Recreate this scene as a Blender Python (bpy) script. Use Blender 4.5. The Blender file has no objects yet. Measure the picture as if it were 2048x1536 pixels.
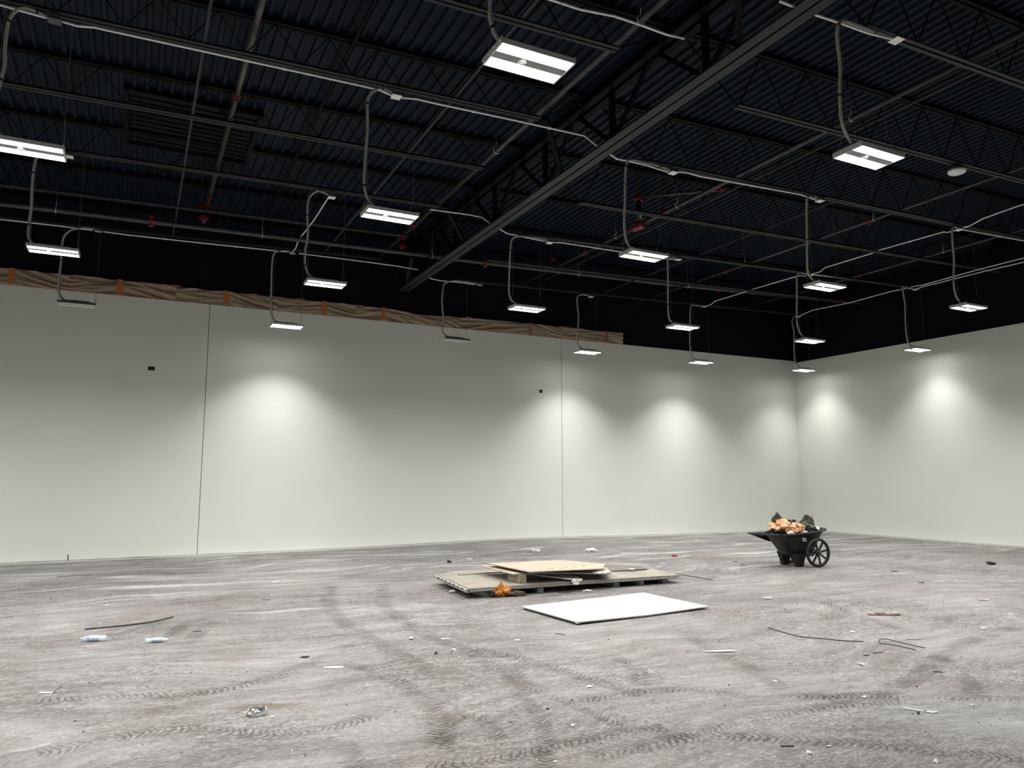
import bpy, math, random
from mathutils import Vector, Matrix, noise
S = bpy.context.scene
COL = S.collection
R = math.radians
# ---------------------------------------------------------------- camera, world, exposure
cam = bpy.data.cameras.new('camera'); cam.lens = 26.19; cam.sensor_width = 36; cam.clip_end = 200
co = bpy.data.objects.new('camera', cam); COL.objects.link(co)
co.location = (0, 0, 1.55); co.rotation_euler = (R(90+7.27), 0, R(-26.75))
S.camera = co
w = bpy.data.worlds.new('world'); S.world = w; w.use_nodes = True
w.node_tree.nodes['Background'].inputs[0].default_value = (0.5, 0.6, 0.8, 1)
w.node_tree.nodes['Background'].inputs[1].default_value = 0.002
S.view_settings.view_transform = 'Standard'; S.view_settings.look = 'None'
S.view_settings.gamma = 1.0; S.view_settings.use_curve_mapping = False
S.view_settings.exposure = 0.58
LAMP_W = 32.0      # watts per lens
WALL_ROW = .42     # the rows along the walls are dimmed
random.seed(7)
# ---------------------------------------------------------------- helpers
class MB:
    def __init__(s): s.v = []; s.f = []; s.uv = None
    def box(s, x0, x1, y0, y1, z0, z1):
        b = len(s.v)
        s.v += [(x, y, z) for z in (z0, z1) for x, y in ((x0, y0), (x1, y0), (x1, y1), (x0, y1))]
        s.f += [tuple(b+i for i in q) for q in ((0,3,2,1),(4,5,6,7),(0,1,5,4),(1,2,6,5),(2,3,7,6),(3,0,4,7))]
        return s
    def bar(s, p, q, a, b, up=(0,0,1)):
        p = Vector(p); q = Vector(q); d = (q-p).normalized(); u = Vector(up)
        if abs(d.dot(u)) > .98: u = Vector((0,1,0))
        r = d.cross(u).normalized(); u = r.cross(d)
        k = len(s.v)
        for c in (p, q):
            for i, j in ((-1,-1),(1,-1),(1,1),(-1,1)): s.v.append(tuple(c + r*(a/2*i) + u*(b/2*j)))
        s.f += [tuple(k+i for i in t) for t in ((3,2,1,0),(4,5,6,7),(0,1,5,4),(1,2,6,5),(2,3,7,6),(3,0,4,7))]
        return s
    def quadbox(s, pts, th):
        """flat board from 4 top corners, thickness th downwards"""
        k = len(s.v); n = len(pts)
        s.v += [tuple(p) for p in pts] + [(p[0], p[1], p[2]-th) for p in pts]
        s.f.append(tuple(range(k, k+n))); s.f.append(tuple(range(k+2*n-1, k+n-1, -1)))
        for i in range(n):
            j = (i+1) % n; s.f.append((k+i, k+n+i, k+n+j, k+j))
        return s
    def tube(s, pts, r, n=8, smooth=True, cap=True):
        P = [Vector(p) for p in pts]
        if smooth and len(P) > 2:
            Q = []
            for i in range(len(P)-1):
                a = P[max(i-1, 0)]; b = P[i]; c = P[i+1]; d = P[min(i+2, len(P)-1)]
                m = 5
                for j in range(m):
                    t = j/m
                    Q.append(.5*((2*b)+(c-a)*t+(2*a-5*b+4*c-d)*t*t+(3*b-a-3*c+d)*t*t*t))
            Q.append(P[-1]); P = Q
        k = len(s.v); N = len(P)
        t = (P[1]-P[0]).normalized(); u = Vector((0,0,1)) if abs(t.z) < .9 else Vector((0,1,0))
        u = (u - t*u.dot(t)).normalized()
        for i in range(N):
            if i == 0: t = P[1]-P[0]
            elif i == N-1: t = P[-1]-P[-2]
            else: t = P[i+1]-P[i-1]
            t.normalize(); u = (u - t*u.dot(t)).normalized(); w_ = t.cross(u)
            rr = r[i] if isinstance(r, (list, tuple)) else r
            for j in range(n):
                a = 2*math.pi*j/n
                s.v.append(tuple(P[i] + (u*math.cos(a)+w_*math.sin(a))*rr))
        for i in range(N-1):
            for j in range(n):
                jj = (j+1) % n
                s.f.append((k+i*n+j, k+i*n+jj, k+(i+1)*n+jj, k+(i+1)*n+j))
        if cap:
            s.f.append(tuple(k+j for j in range(n-1, -1, -1))); s.f.append(tuple(k+(N-1)*n+j for j in range(n)))
        return s
    def lathe(s, prof, c=(0,0,0), n=24, axis='Z'):
        k = len(s.v)
        for r, z in prof:
            for j in range(n):
                a = 2*math.pi*j/n; x, y = r*math.cos(a), r*math.sin(a)
                if axis == 'Z': p = (x, y, z)
                elif axis == 'Y': p = (x, z, y)
                else: p = (z, x, y)
                s.v.append((p[0]+c[0], p[1]+c[1], p[2]+c[2]))
        for i in range(len(prof)-1):
            for j in range(n):
                jj = (j+1) % n
                s.f.append((k+i*n+j, k+i*n+jj, k+(i+1)*n+jj, k+(i+1)*n+j))
        s.f.append(tuple(k+j for j in range(n-1, -1, -1))); s.f.append(tuple(k+(len(prof)-1)*n+j for j in range(n)))
        return s
    def mesh(s, name, m, smooth=False):
        me = bpy.data.meshes.new(name); me.from_pydata(s.v, [], s.f); me.materials.append(m); me.update()
        if smooth:
            for p in me.polygons: p.use_smooth = True
        return me
    def obj(s, name, m, parent=None, smooth=False, bevel=0):
        return link(name, s.mesh(name, m, smooth), parent, bevel)
def link(name, me, parent=None, bevel=0):
    o = bpy.data.objects.new(name, me); COL.objects.link(o)
    if parent: o.parent = parent
    if bevel:
        b = o.modifiers.new('bevel', 'BEVEL'); b.width = bevel; b.segments = 2; b.limit_method = 'ANGLE'
    return o
def thing(name, label, cat, loc=(0,0,0), rz=0, group=None):
    o = bpy.data.objects.new(name, None); COL.objects.link(o); o.empty_display_size = .1
    o.location = loc; o.rotation_euler = (0, 0, rz)
    return tag(o, label, cat, group)
def tag(o, label, cat, group=None, kind=None):
    o['label'] = label; o['category'] = cat
    if group: o['group'] = group
    if kind: o['kind'] = kind
    return o
def struct(o): o['kind'] = 'structure'; return o
def part(o, label): o['label'] = label; return o
# ---------------------------------------------------------------- materials
def mat(name, col, rough=.6, metal=0.0, var=.12, scale=8.0, bump=0.0, bscale=60.0, emit=0, col2=None, trans=0, alpha=1, spec=.5):
    m = bpy.data.materials.new(name); m.use_nodes = True; nt = m.node_tree; N = nt.nodes; L = nt.links
    b = N['Principled BSDF']; b.inputs['Roughness'].default_value = rough; b.inputs['Metallic'].default_value = metal
    b.inputs['Specular IOR Level'].default_value = spec
    tc = N.new('ShaderNodeTexCoord'); nz = N.new('ShaderNodeTexNoise'); nz.inputs['Scale'].default_value = scale
    nz.inputs['Detail'].default_value = 5
    L.new(tc.outputs['Object'], nz.inputs['Vector'])
    r = N.new('ShaderNodeValToRGB'); r.color_ramp.elements[0].position = .3; r.color_ramp.elements[1].position = .7
    c2 = col2 or tuple(c*(1-var) for c in col); c1 = col if col2 else tuple(min(1, c*(1+var*.5)) for c in col)
    r.color_ramp.elements[0].color = (*c2, 1); r.color_ramp.elements[1].color = (*c1, 1)
    L.new(nz.outputs['Fac'], r.inputs['Fac']); L.new(r.outputs['Color'], b.inputs['Base Color'])
    if bump:
        n2 = N.new('ShaderNodeTexNoise'); n2.inputs['Scale'].default_value = bscale; n2.inputs['Detail'].default_value = 6
        L.new(tc.outputs['Object'], n2.inputs['Vector'])
        bp = N.new('ShaderNodeBump'); bp.inputs['Strength'].default_value = bump; bp.inputs['Distance'].default_value = .02
        L.new(n2.outputs['Fac'], bp.inputs['Height']); L.new(bp.outputs['Normal'], b.inputs['Normal'])
    if emit:
        b.inputs['Emission Color'].default_value = (*col, 1); b.inputs['Emission Strength'].default_value = emit
    b.inputs['Transmission Weight'].default_value = trans; b.inputs['Alpha'].default_value = alpha
    return m
M = {}
M['deck'] = mat('deck black paint', (.0048,.0100,.0200), .55, 0, .35, 1.5, .15, 40, spec=.12)
M['joist'] = mat('joist black paint', (.0025,.003,.0045), .6, 0, .3, 4, spec=.1)
M['chord'] = mat('chord dark grey paint', (.027,.029,.033), .5, 0, .25, 3, spec=.2)
M['girder'] = mat('girder dark grey paint', (.030,.035,.037), .5, 0, .2, 2, spec=.2)
M['blackwall'] = mat('black upper wall paint', (.0045,.005,.009), .9, 0, .2, 3, 0, 60, spec=.15)
M['wall'] = mat('off white wall paint', (.80,.815,.75), .55, 0, .03, .7, .03, 90)
M['galv'] = mat('galvanised conduit', (.97,.97,.95), .3, 0, .12, 12)
M['flex'] = mat('grey flexible conduit', (.5,.51,.5), .45, .35, .2, 60, .6, 220)
M['boxsteel'] = mat('junction box steel', (.9,.91,.87), .5, .1, .1, 20)
M['boxdark'] = mat('dark junction box', (.08,.09,.1), .5, .3, .3, 25)
M['bluepipe'] = mat('black sprinkler pipe', (.05,.052,.058), .33, .25, .35, 6)
M['brightpipe'] = mat('worn grey pipe', (.10,.092,.08), .35, .4, .75, 2)
M['blackpipe'] = mat('black pipe paint', (.006,.006,.007), .35)
M['red'] = mat('red pipe fitting paint', (.17,.01,.012), .4, 0, .35, 25)
M['rod'] = mat('zinc rod', (.12,.125,.135), .4, .5, .2, 20)
M['bright'] = mat('bright zinc', (.8,.8,.77), .4, .3, .1, 20)
M['wire'] = mat('steel wire', (.17,.18,.2), .4, .5)
M['fixture'] = mat('fixture white enamel', (.62,.62,.62), .4, .1, .06, 12)
M['fixdark'] = mat('fixture dark frame', (.09,.1,.1), .5, .1)
M['strip'] = mat('fixture grey centre strip', (.3,.3,.31), .45, .2, .12, 30)
M['lens'] = mat('lit lens', (1,.985,.96), .4, 0, .01, 4, emit=12)
M['lensoff'] = mat('unlit lens', (.8,.83,.8), .4, 0, .03, 6)
M['driver'] = mat('driver box grey', (.4,.41,.43), .5, .2, .1, 12)
M['paper'] = mat('brown masking paper', (.37,.285,.2), .75, 0, .08, 1.2, .1, 14)
M['tape'] = mat('orange tape', (.62,.17,.03), .5, 0, .2, 20)
M['tapered'] = mat('faded orange tape', (.42,.15,.07), .5, 0, .3, 10)
M['black'] = mat('dark opening', (.004,.004,.004), .8)
M['joint'] = mat('joint shadow line', (.17,.17,.15), .8)
M['gyp'] = mat('drywall tan paper', (.33,.295,.245), .75, 0, .25, 2.2, .05, 30)
M['gyplight'] = mat('drywall light tan paper', (.47,.40,.31), .75, 0, .12, 2.2, .05, 30)
M['gypd'] = mat('drywall brown back', (.2,.175,.145), .8, 0, .25, 3, .05, 30)
M['gypedge'] = mat('gypsum edge', (.36,.35,.32), .85, 0, .35, 30, .4, 60)
M['gypwhite'] = mat('drywall white face', (.66,.68,.685), .6, 0, .10, 2.2)
M['torn'] = mat('torn gypsum core', (.78,.74,.68), .9, 0, .2, 30, .8, 50)
M['wood'] = mat('pale pallet wood', (.38,.31,.22), .8, 0, .3, 10, .3, 40)
M['woodg'] = mat('grey pallet block', (.42,.42,.42), .8, 0, .3, 12, .3, 40)
M['cart'] = mat('black cart plastic', (.004,.0043,.0043), .45, 0, .5, 6, .15, 30, col2=(.009,.009,.0088), spec=.35)
M['tyre'] = mat('black tyre rubber', (.009,.009,.0085), .55, 0, .5, 14, .2, 60)
M['bago'] = mat('orange tan plastic bag', (.55,.2,.06), .35, 0, .4, 13, .5, 20, col2=(.8,.58,.38))
M['bagg'] = mat('dark olive bag', (.04,.045,.022), .32, 0, .5, 6, .5, 18)
M['bagb'] = mat('black bag', (.012,.012,.013), .25, 0, .5, 6, .5, 18)
M['bagw'] = mat('white plastic scrap', (.75,.74,.72), .5, 0, .2, 9, .5, 20)
M['white'] = mat('white scrap', (.85,.85,.83), .7, 0, .1, 20)
M['dark'] = mat('dark scrap', (.03,.028,.026), .6, 0, .3, 20)
M['brownsc'] = mat('brown scrap', (.65,.58,.54), .6, 0, .5, 16, col2=(.25,.09,.06))
M['orange'] = mat('orange plastic', (.6,.22,.02), .4, 0, .5, 14, .4, 40, col2=(.3,.1,.015))
M['brown'] = mat('dark brown cloth', (.06,.03,.018), .6, 0, .5, 16, .4, 40)
M['foil'] = mat('crushed silver foil', (.75,.75,.74), .28, .85, .3, 12)
M['clear'] = mat('clear bottle plastic', (.8,.86,.9), .12, 0, .05, 10, alpha=.5)
M['lab'] = mat('bottle label film', (.72,.8,.88), .4, 0, .5, 60, col2=(.25,.32,.5))
M['decal'] = mat('cart label', (.45,.5,.52), .5, 0, .5, 90)
M['redlit'] = mat('red edge-lit acrylic', (.9,.03,.06), .3, emit=1.2)
M['acryl'] = mat('dark clear acrylic', (.02,.004,.006), .08, 0, .1, 8)
M['signgrey'] = mat('sign housing grey', (.33,.33,.33), .45, .3, .1, 30)
M['red2'] = mat('red plastic bit', (.4,.03,.04), .5)
M['iron'] = mat('cast iron cover', (.1,.1,.1), .6, .3, .4, 30)
M['patch'] = mat('deck patch paint', (.006,.007,.01), .6, 0, .3, 2, spec=.1)
# ---------------------------------------------------------------- floor
XT = [(-30,0),(1.24,.012),(3.31,.021),(4.74,.032),(6.04,.054),(8.11,.084),(9.9,.077),(11.67,.05),(13.5,.029),(15.5,.018),(19,.012)]
def fz(x, y):
    t = max(0, min(1, (y-10.8)/(16.75-10.8))); t = t*t*(3-2*t)
    for (a, za), (b, zb) in zip(XT, XT[1:]):
        if a <= x <= b: return t*(za+(zb-za)*(x-a)/(b-a))
    return 0
XL, XR, YN, YB = -9.0, 18.4, -5.0, 16.75     # room extents
def floor_material():
    m = bpy.data.materials.new('dusty concrete'); m.use_nodes = True; nt = m.node_tree; N = nt.nodes; L = nt.links
    b = N['Principled BSDF']; b.inputs['Roughness'].default_value = .62; b.inputs['Specular IOR Level'].default_value = .35
    g = N.new('ShaderNodeNewGeometry')
    def nz(scale, det=6, rough=.6, dist=0, vec=None):
        n = N.new('ShaderNodeTexNoise'); n.inputs['Scale'].default_value = scale; n.inputs['Detail'].default_value = det
        n.inputs['Roughness'].default_value = rough; n.inputs['Distortion'].default_value = dist
        L.new(vec or g.outputs['Position'], n.inputs['Vector']); return n.outputs['Fac']
    def mapping(sc, rz):
        mp = N.new('ShaderNodeMapping'); mp.inputs['Scale'].default_value = sc; mp.inputs['Rotation'].default_value = (0,0,rz)
        L.new(g.outputs['Position'], mp.inputs['Vector']); return mp.outputs['Vector']
    def ramp(f, p0, p1, c0=(0,0,0,1), c1=(1,1,1,1)):
        r = N.new('ShaderNodeValToRGB'); r.color_ramp.elements[0].position = p0; r.color_ramp.elements[1].position = p1
        r.color_ramp.elements[0].color = c0; r.color_ramp.elements[1].color = c1; L.new(f, r.inputs['Fac']); return r.outputs['Color']
    def mix(fac, a, c, mode='MIX'):
        x = N.new('ShaderNodeMix'); x.data_type = 'RGBA'; x.blend_type = mode
        if hasattr(fac, 'links'): L.new(fac, x.inputs[0])
        else: x.inputs[0].default_value = fac
        for i, v in ((6, a), (7, c)):
            if hasattr(v, 'links'): L.new(v, x.inputs[i])
            else: x.inputs[i].default_value = v
        return x.outputs[2]
    base = ramp(nz(.4, 5, .6, .6), .3, .72, (.262,.256,.252,1), (.355,.354,.352,1))
    mauve = ramp(nz(.8, 5, .65, .8), .46, .62)
    base = mix(mauve, base, (.265,.245,.239,1))
    wob = N.new('ShaderNodeTexNoise'); wob.inputs['Scale'].default_value = .35; wob.inputs['Detail'].default_value = 2
    L.new(g.outputs['Position'], wob.inputs['Vector'])
    va = N.new('ShaderNodeVectorMath'); va.operation = 'MULTIPLY_ADD'; va.inputs[1].default_value = (2.2,2.2,0)
    L.new(wob.outputs['Color'], va.inputs[0]); L.new(g.outputs['Position'], va.inputs[2])
    def streak(sc, rz, scale, det=7, typ=None, rough=.68):
        mp = N.new('ShaderNodeMapping'); mp.inputs['Scale'].default_value = sc; mp.inputs['Rotation'].default_value = (0,0,rz)
        L.new(va.outputs[0], mp.inputs['Vector'])
        n = N.new('ShaderNodeTexNoise'); n.inputs['Scale'].default_value = scale; n.inputs['Detail'].default_value = det
        n.inputs['Roughness'].default_value = rough; n.inputs['Distortion'].default_value = .25
        if typ: n.noise_type = typ
        L.new(mp.outputs['Vector'], n.inputs['Vector']); return n.outputs['Fac']
    s1 = streak((.35,2.6,1), R(4), 1.3); s2 = streak((.8,3.4,1), R(-12), 2.6); s3 = streak((1.1,3.6,1), R(24), 5.0)
    c = mix(1, base, ramp(s1, .32, .7, (.70,.70,.70,1), (1.3,1.3,1.3,1)), 'MULTIPLY')
    c = mix(1, c, ramp(s2, .34, .68, (.88,.875,.87,1), (1.12,1.12,1.12,1)), 'MULTIPLY')
    c = mix(1, c, ramp(s3, .34, .66, (.86,.85,.84,1), (1.10,1.10,1.10,1)), 'MULTIPLY')
    # wrinkled dust: thin dark curved lines, stronger in patches
    def wr(sc, rz, scale, p0, p1, dark):
        mp = N.new('ShaderNodeMapping'); mp.inputs['Scale'].default_value = sc; mp.inputs['Rotation'].default_value = (0,0,rz)
        L.new(g.outputs['Position'], mp.inputs['Vector'])
        n = N.new('ShaderNodeTexNoise'); n.inputs['Scale'].default_value = scale; n.inputs['Detail'].default_value = 3; n.inputs['Roughness'].default_value = .5
        n.inputs['Distortion'].default_value = 1.1; L.new(mp.outputs['Vector'], n.inputs['Vector'])
        a1 = N.new('ShaderNodeMath'); a1.operation = 'SUBTRACT'; a1.inputs[1].default_value = .5; L.new(n.outputs['Fac'], a1.inputs[0])
        a2 = N.new('ShaderNodeMath'); a2.operation = 'ABSOLUTE'; L.new(a1.outputs[0], a2.inputs[0])
        return ramp(a2.outputs[0], p0, p1, dark, (1,1,1,1))
    w1 = wr((1,2.6,1), R(-20), 8, .006, .075, (.56,.54,.525,1)); w2 = wr((1,2.8,1), R(12), 16, .006, .08, (.66,.645,.63,1))
    pm = ramp(nz(.55, 4), .36, .56)
    c = mix(pm, c, mix(1, mix(1, c, w1, 'MULTIPLY'), w2, 'MULTIPLY'))
    c = mix(.55, c, mix(1, c, w2, 'MULTIPLY'))
    vo = nz(34, 8, .75, .8); c = mix(1, c, ramp(vo, .33, .64, (.78,.775,.77,1), (1.18,1.18,1.18,1)), 'MULTIPLY')
    # white plaster dust sweeps, thickened towards the long wall as painted-in brightness for the far floor
    d = streak((.28,2.4,1), R(2), 1.0, 9, None, .7)
    sy = N.new('ShaderNodeSeparateXYZ'); L.new(g.outputs['Position'], sy.inputs[0])
    mr = N.new('ShaderNodeMapRange'); mr.inputs['From Min'].default_value = 4; mr.inputs['From Max'].default_value = 13; mr.inputs['To Min'].default_value = -.10; mr.inputs['To Max'].default_value = .065
    L.new(sy.outputs['Y'], mr.inputs['Value'])
    ad2 = N.new('ShaderNodeMath'); ad2.operation = 'ADD'; L.new(d, ad2.inputs[0]); L.new(mr.outputs[0], ad2.inputs[1])
    c = mix(ramp(ad2.outputs[0], .585, .75), c, (.56,.56,.55,1))
    # chalk line of joint compound at the foot of both walls
    for ax, lo, hi in (('Y', 16.38, 16.6), ('X', 18.1, 18.27)):
        m1 = N.new('ShaderNodeMapRange'); m1.inputs['From Min'].default_value = lo; m1.inputs['From Max'].default_value = hi; L.new(sy.outputs[ax], m1.inputs['Value'])
        m2 = N.new('ShaderNodeMath'); m2.operation = 'MULTIPLY'; m2.inputs[1].default_value = .8; L.new(m1.outputs[0], m2.inputs[0])
        c = mix(m2.outputs[0], c, (.6,.61,.57,1))
    # brown stains at fixed places
    def spot(x, y, rx, ry, rz=0):
        mp = N.new('ShaderNodeMapping'); mp.vector_type = 'TEXTURE'
        mp.inputs['Location'].default_value = (x, y, 0); mp.inputs['Scale'].default_value = (rx, ry, 5); mp.inputs['Rotation'].default_value = (0,0,rz)
        ad = N.new('ShaderNodeVectorMath'); ad.operation = 'MULTIPLY_ADD'; ad.inputs[1].default_value = (.12,.12,0)
        n3 = N.new('ShaderNodeTexNoise'); n3.inputs['Scale'].default_value = 7; L.new(g.outputs['Position'], n3.inputs['Vector'])
        L.new(n3.outputs['Color'], ad.inputs[0]); L.new(g.outputs['Position'], ad.inputs[2]); L.new(ad.outputs[0], mp.inputs['Vector'])
        gr = N.new('ShaderNodeTexGradient'); gr.gradient_type = 'SPHERICAL'; L.new(mp.outputs['Vector'], gr.inputs['Vector'])
        return ramp(gr.outputs['Fac'], .05, .6)
    for (x, y, rx, ry, rz, col, k) in STAINS:
        f = N.new('ShaderNodeMath'); f.operation = 'MULTIPLY'; f.inputs[1].default_value = k
        L.new(spot(x, y, rx, ry, rz), f.inputs[0]); c = mix(f.outputs[0], c, col)
    L.new(c, b.inputs['Base Color'])
    bp = N.new('ShaderNodeBump'); bp.inputs['Strength'].default_value = .25; bp.inputs['Distance'].default_value = .01
    L.new(s2, bp.inputs['Height']); L.new(bp.outputs['Normal'], b.inputs['Normal'])
    return m
BR = (.15,.12,.09,1); DK = (.12,.12,.12,1)
STAINS = [(.93,5.62,.33,.11,-.25,BR,.95), (1.62,6.5,.25,.1,-.3,BR,.6), (2.75,5.35,.16,.12,0,BR,.7), (2.02,4.78,.17,.1,-.2,BR,.7),
          (7.6,7.3,1.2,.35,-.5,DK,.6), (5.6,4.4,.35,.06,-.5,BR,.6), (-.1,9.6,.5,.3,0,BR,.25), (10.3,11.6,.9,.5,-.4,BR,.5), (4.6,4.9,.25,.08,-.5,BR,.4), (6.5,4.9,.5,.2,0,DK,.3), (5.42,9.13,.0,.0,0,DK,0)]
def track_material():
    m = bpy.data.materials.new('tyre tread marks'); m.use_nodes = True; nt = m.node_tree; N = nt.nodes; L = nt.links
    b = N['Principled BSDF']; b.inputs['Base Color'].default_value = (.095,.082,.074,1); b.inputs['Roughness'].default_value = .9
    b.inputs['Specular IOR Level'].default_value = .1
    out = N['Material Output']
    uv = N.new('ShaderNodeUVMap'); sp = N.new('ShaderNodeSeparateXYZ'); L.new(uv.outputs['UV'], sp.inputs[0])
    def mth(op, a, b_=None, c_=None):
        n = N.new('ShaderNodeMath'); n.operation = op
        for i, v in enumerate((a, b_, c_)):
            if v is None: continue
            if hasattr(v, 'links'): L.new(v, n.inputs[i])
            else: n.inputs[i].default_value = v
        return n.outputs[0]
    av = mth('ABSOLUTE', sp.outputs['Y'])
    g = N.new('ShaderNodeNewGeometry')
    n1 = N.new('ShaderNodeTexNoise'); n1.inputs['Scale'].default_value = 9; n1.inputs['Detail'].default_value = 4; L.new(g.outputs['Position'], n1.inputs['Vector'])
    ph = mth('MULTIPLY_ADD', n1.outputs['Fac'], 2.0, mth('MULTIPLY', sp.outputs['X'], 21.0))
    ph = mth('ADD', ph, mth('MULTIPLY', av, 1.25))
    fr = mth('FRACT', ph)
    tri = mth('ABSOLUTE', mth('SUBTRACT', fr, .5))
    line = mth('LESS_THAN', tri, .17)
    edge = mth('SUBTRACT', 1.0, mth('POWER', av, 3.0))
    n2 = N.new('ShaderNodeTexNoise'); n2.inputs['Scale'].default_value = 3.2; n2.inputs['Detail'].default_value = 6; L.new(g.outputs['Position'], n2.inputs['Vector'])
    mr = N.new('ShaderNodeMapRange'); mr.inputs['From Min'].default_value = .3; mr.inputs['From Max'].default_value = .6; L.new(n2.outputs['Fac'], mr.inputs['Value'])
    al = mth('MULTIPLY', mth('MULTIPLY', mth('ADD', mth('MULTIPLY', line, .46), .06), edge), mr.outputs[0])
    tr = N.new('ShaderNodeBsdfTransparent'); mx = N.new('ShaderNodeMixShader')
    L.new(al, mx.inputs[0]); L.new(tr.outputs[0], mx.inputs[1]); L.new(b.outputs[0], mx.inputs[2]); L.new(mx.outputs[0], out.inputs['Surface'])
    return m
TR=[
  ([(2.67, 11.16), (2.33, 9.91), (2.19, 9.07), (2.13, 8.24), (2.15, 7.51), (2.21, 6.61), (2.26, 5.87)],.10),
  ([(3.43, 11.01), (3.07, 10.0), (2.86, 9.21), (2.75, 8.22), (2.71, 7.33), (2.77, 6.56), (2.8, 5.69), (2.74, 5.14)],.10),
  ([(3.89, 5.62), (3.83, 5.35), (3.69, 5.07), (3.51, 4.8)],.09),
  ([(1.7, 6.53), (1.9, 5.77), (1.93, 5.2), (1.85, 4.74), (1.7, 4.31)],.09),
  ([(2.72, 5.56), (2.59, 4.93), (2.45, 4.44), (2.29, 4.1), (2.08, 3.72),(1.9,3.3)],.06),
  ([(2.68, 5.18), (2.78, 4.77), (2.82, 4.31), (2.82, 3.98)],.05),
  ([(-1.2,6.4),(-0.62, 6.41), (-0.12, 6.26), (0.52, 6.11), (1.13, 6.36), (1.91, 7.18)],.09),
  ([(2.9,4.7),(3.69, 4.62), (3.93, 4.35), (4.37, 4.07), (5.02, 3.75), (5.71, 3.29)],.08),
  ([(2.9, 3.79), (3.6, 3.86), (4.28, 3.81), (4.93, 3.68)],.09),
  ([(2.4,3.75),(3.15, 3.72), (3.65, 3.42), (4.16, 2.97), (4.51, 2.62)],.09),
  ([(1.67, 4.23), (1.88, 4.61), (2.03, 4.75), (2.1, 4.62), (2.05, 4.22)],.07),
  ([(8.6, 4.89), (7.54, 4.71), (6.75, 4.5), (5.87, 4.14), (5.09, 3.88), (4.46, 3.92)],.10),
  ([(0.41, 8.31), (0.58, 8.93), (0.86, 9.28)],.09),
  ([(0.59, 7.96), (0.7, 8.51), (0.88, 8.93)],.09),
  ([(5.02, 6.11), (4.74, 5.3), (4.63, 4.77), (4.36, 4.25)],.09),
  ([(2.88, 6.46), (3.11, 5.92), (3.26, 5.12), (3.39, 4.59)],.09),
  ([(2.23, 3.94), (1.91, 3.94), (1.5, 4.01)],.08),
  ([(2.26, 4.02), (2.79, 4.0), (3.07, 3.96)],.08),
  ([(0.2,3.9),(.9,3.7),(1.4,3.75),(1.9,3.6)],.09),([(-.4,5.2),(.3,5.3),(.9,4.9),(1.5,5.0)],.09),([(7.9,6.9),(7.4,5.9),(7.2,5.2)],.09),
  ([(9.6,5.6),(9.0,5.0),(8.3,4.3)],.10),([(1.2,4.6),(1.15,4.1),(1.25,3.6)],.09),([(6.4,4.4),(6.0,3.9),(5.5,3.5)],.09),
]
def build_floor():
    v = []; f = []; uv = []
    nx, ny = 60, 56
    for j in range(ny+1):
        for i in range(nx+1):
            x = XL-.2+(XR+.4-XL)*i/nx; y = YN-.2+(YB+.4-YN)*j/ny
            v.append((x, y, fz(x, y)))
    for j in range(ny):
        for i in range(nx): a = j*(nx+1)+i; f.append((a, a+1, a+nx+2, a+nx+1))
    nb = len(f); uvs = [[(0,0)]*4 for _ in range(nb)]
    lay = 0
    for pts, hw in TR:
        lay += 1; hw *= 1.15
        P = [Vector((a, b, 0)) for a, b in pts]; Q = []
        for i in range(len(P)-1):
            a = P[max(i-1,0)]; b = P[i]; c = P[i+1]; d = P[min(i+2,len(P)-1)]
            for j in range(8):
                t = j/8; Q.append(.5*((2*b)+(c-a)*t+(2*a-5*b+4*c-d)*t*t+(3*b-a-3*c+d)*t*t*t))
        Q.append(P[-1]); k = len(v); u = 0; us = []
        for i, q in enumerate(Q):
            t = (Q[min(i+1,len(Q)-1)]-Q[max(i-1,0)]).normalized(); n = Vector((-t.y, t.x, 0))
            if i: u += (q-Q[i-1]).length
            us.append(u)
            for s_ in (-1, 0, 1):
                p = q+n*hw*s_; v.append((p.x, p.y, fz(p.x, p.y)+.0006+.0002*lay))
        for i in range(len(Q)-1):
            for s_ in (0, 1):
                a = k+i*3+s_; f.append((a, a+1, a+4, a+3))
                uvs.append([(us[i], s_-1), (us[i], s_), (us[i+1], s_), (us[i+1], s_-1)])
    me = bpy.data.meshes.new('floor'); me.from_pydata(v, [], f)
    me.materials.append(floor_material()); me.materials.append(track_material())
    ul = me.uv_layers.new(name='UVMap')
    for p in me.polygons:
        if p.index >= nb: p.material_index = 1
        else: p.use_smooth = True
        for li, c in zip(p.loop_indices, uvs[p.index]): ul.data[li].uv = c
    struct(link('floor', me))
build_floor()
# ---------------------------------------------------------------- walls and roof deck
WT = 5.24
def deckz(x): return 6.80+.026*(x-1.5)
JX1, JX2 = 1.245, 9.9
# white board layer of the long wall: panels between control joints, lower edge a finger above the slab
mb = MB()
def board(mb, x0, x1):
    n = max(2, int((x1-x0)/.35)); k = len(mb.v)
    for i in range(n+1):
        x = x0+(x1-x0)*i/n; zb = fz(x, YB)+.006+.008*max(0, noise.noise((x*2.3, 0, 0)))*2
        mb.v += [(x, YB, zb), (x, YB, WT), (x, YB+.03, zb), (x, YB+.03, WT)]
    for i in range(n):
        a = k+i*4; b = a+4
        mb.f += [(a, b, b+1, a+1), (a+1, b+1, b+3, a+3), (a+2, a+3, b+3, b+2), (a, a+2, b+2, b)]
    mb.f += [(k, k+1, k+3, k+2), (k+n*4, k+n*4+2, k+n*4+3, k+n*4+1)]
g_ = .006
board(mb, XL, JX1-g_); board(mb, JX1+g_, JX2-g_); board(mb, JX2+g_, XR+.03)
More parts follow.
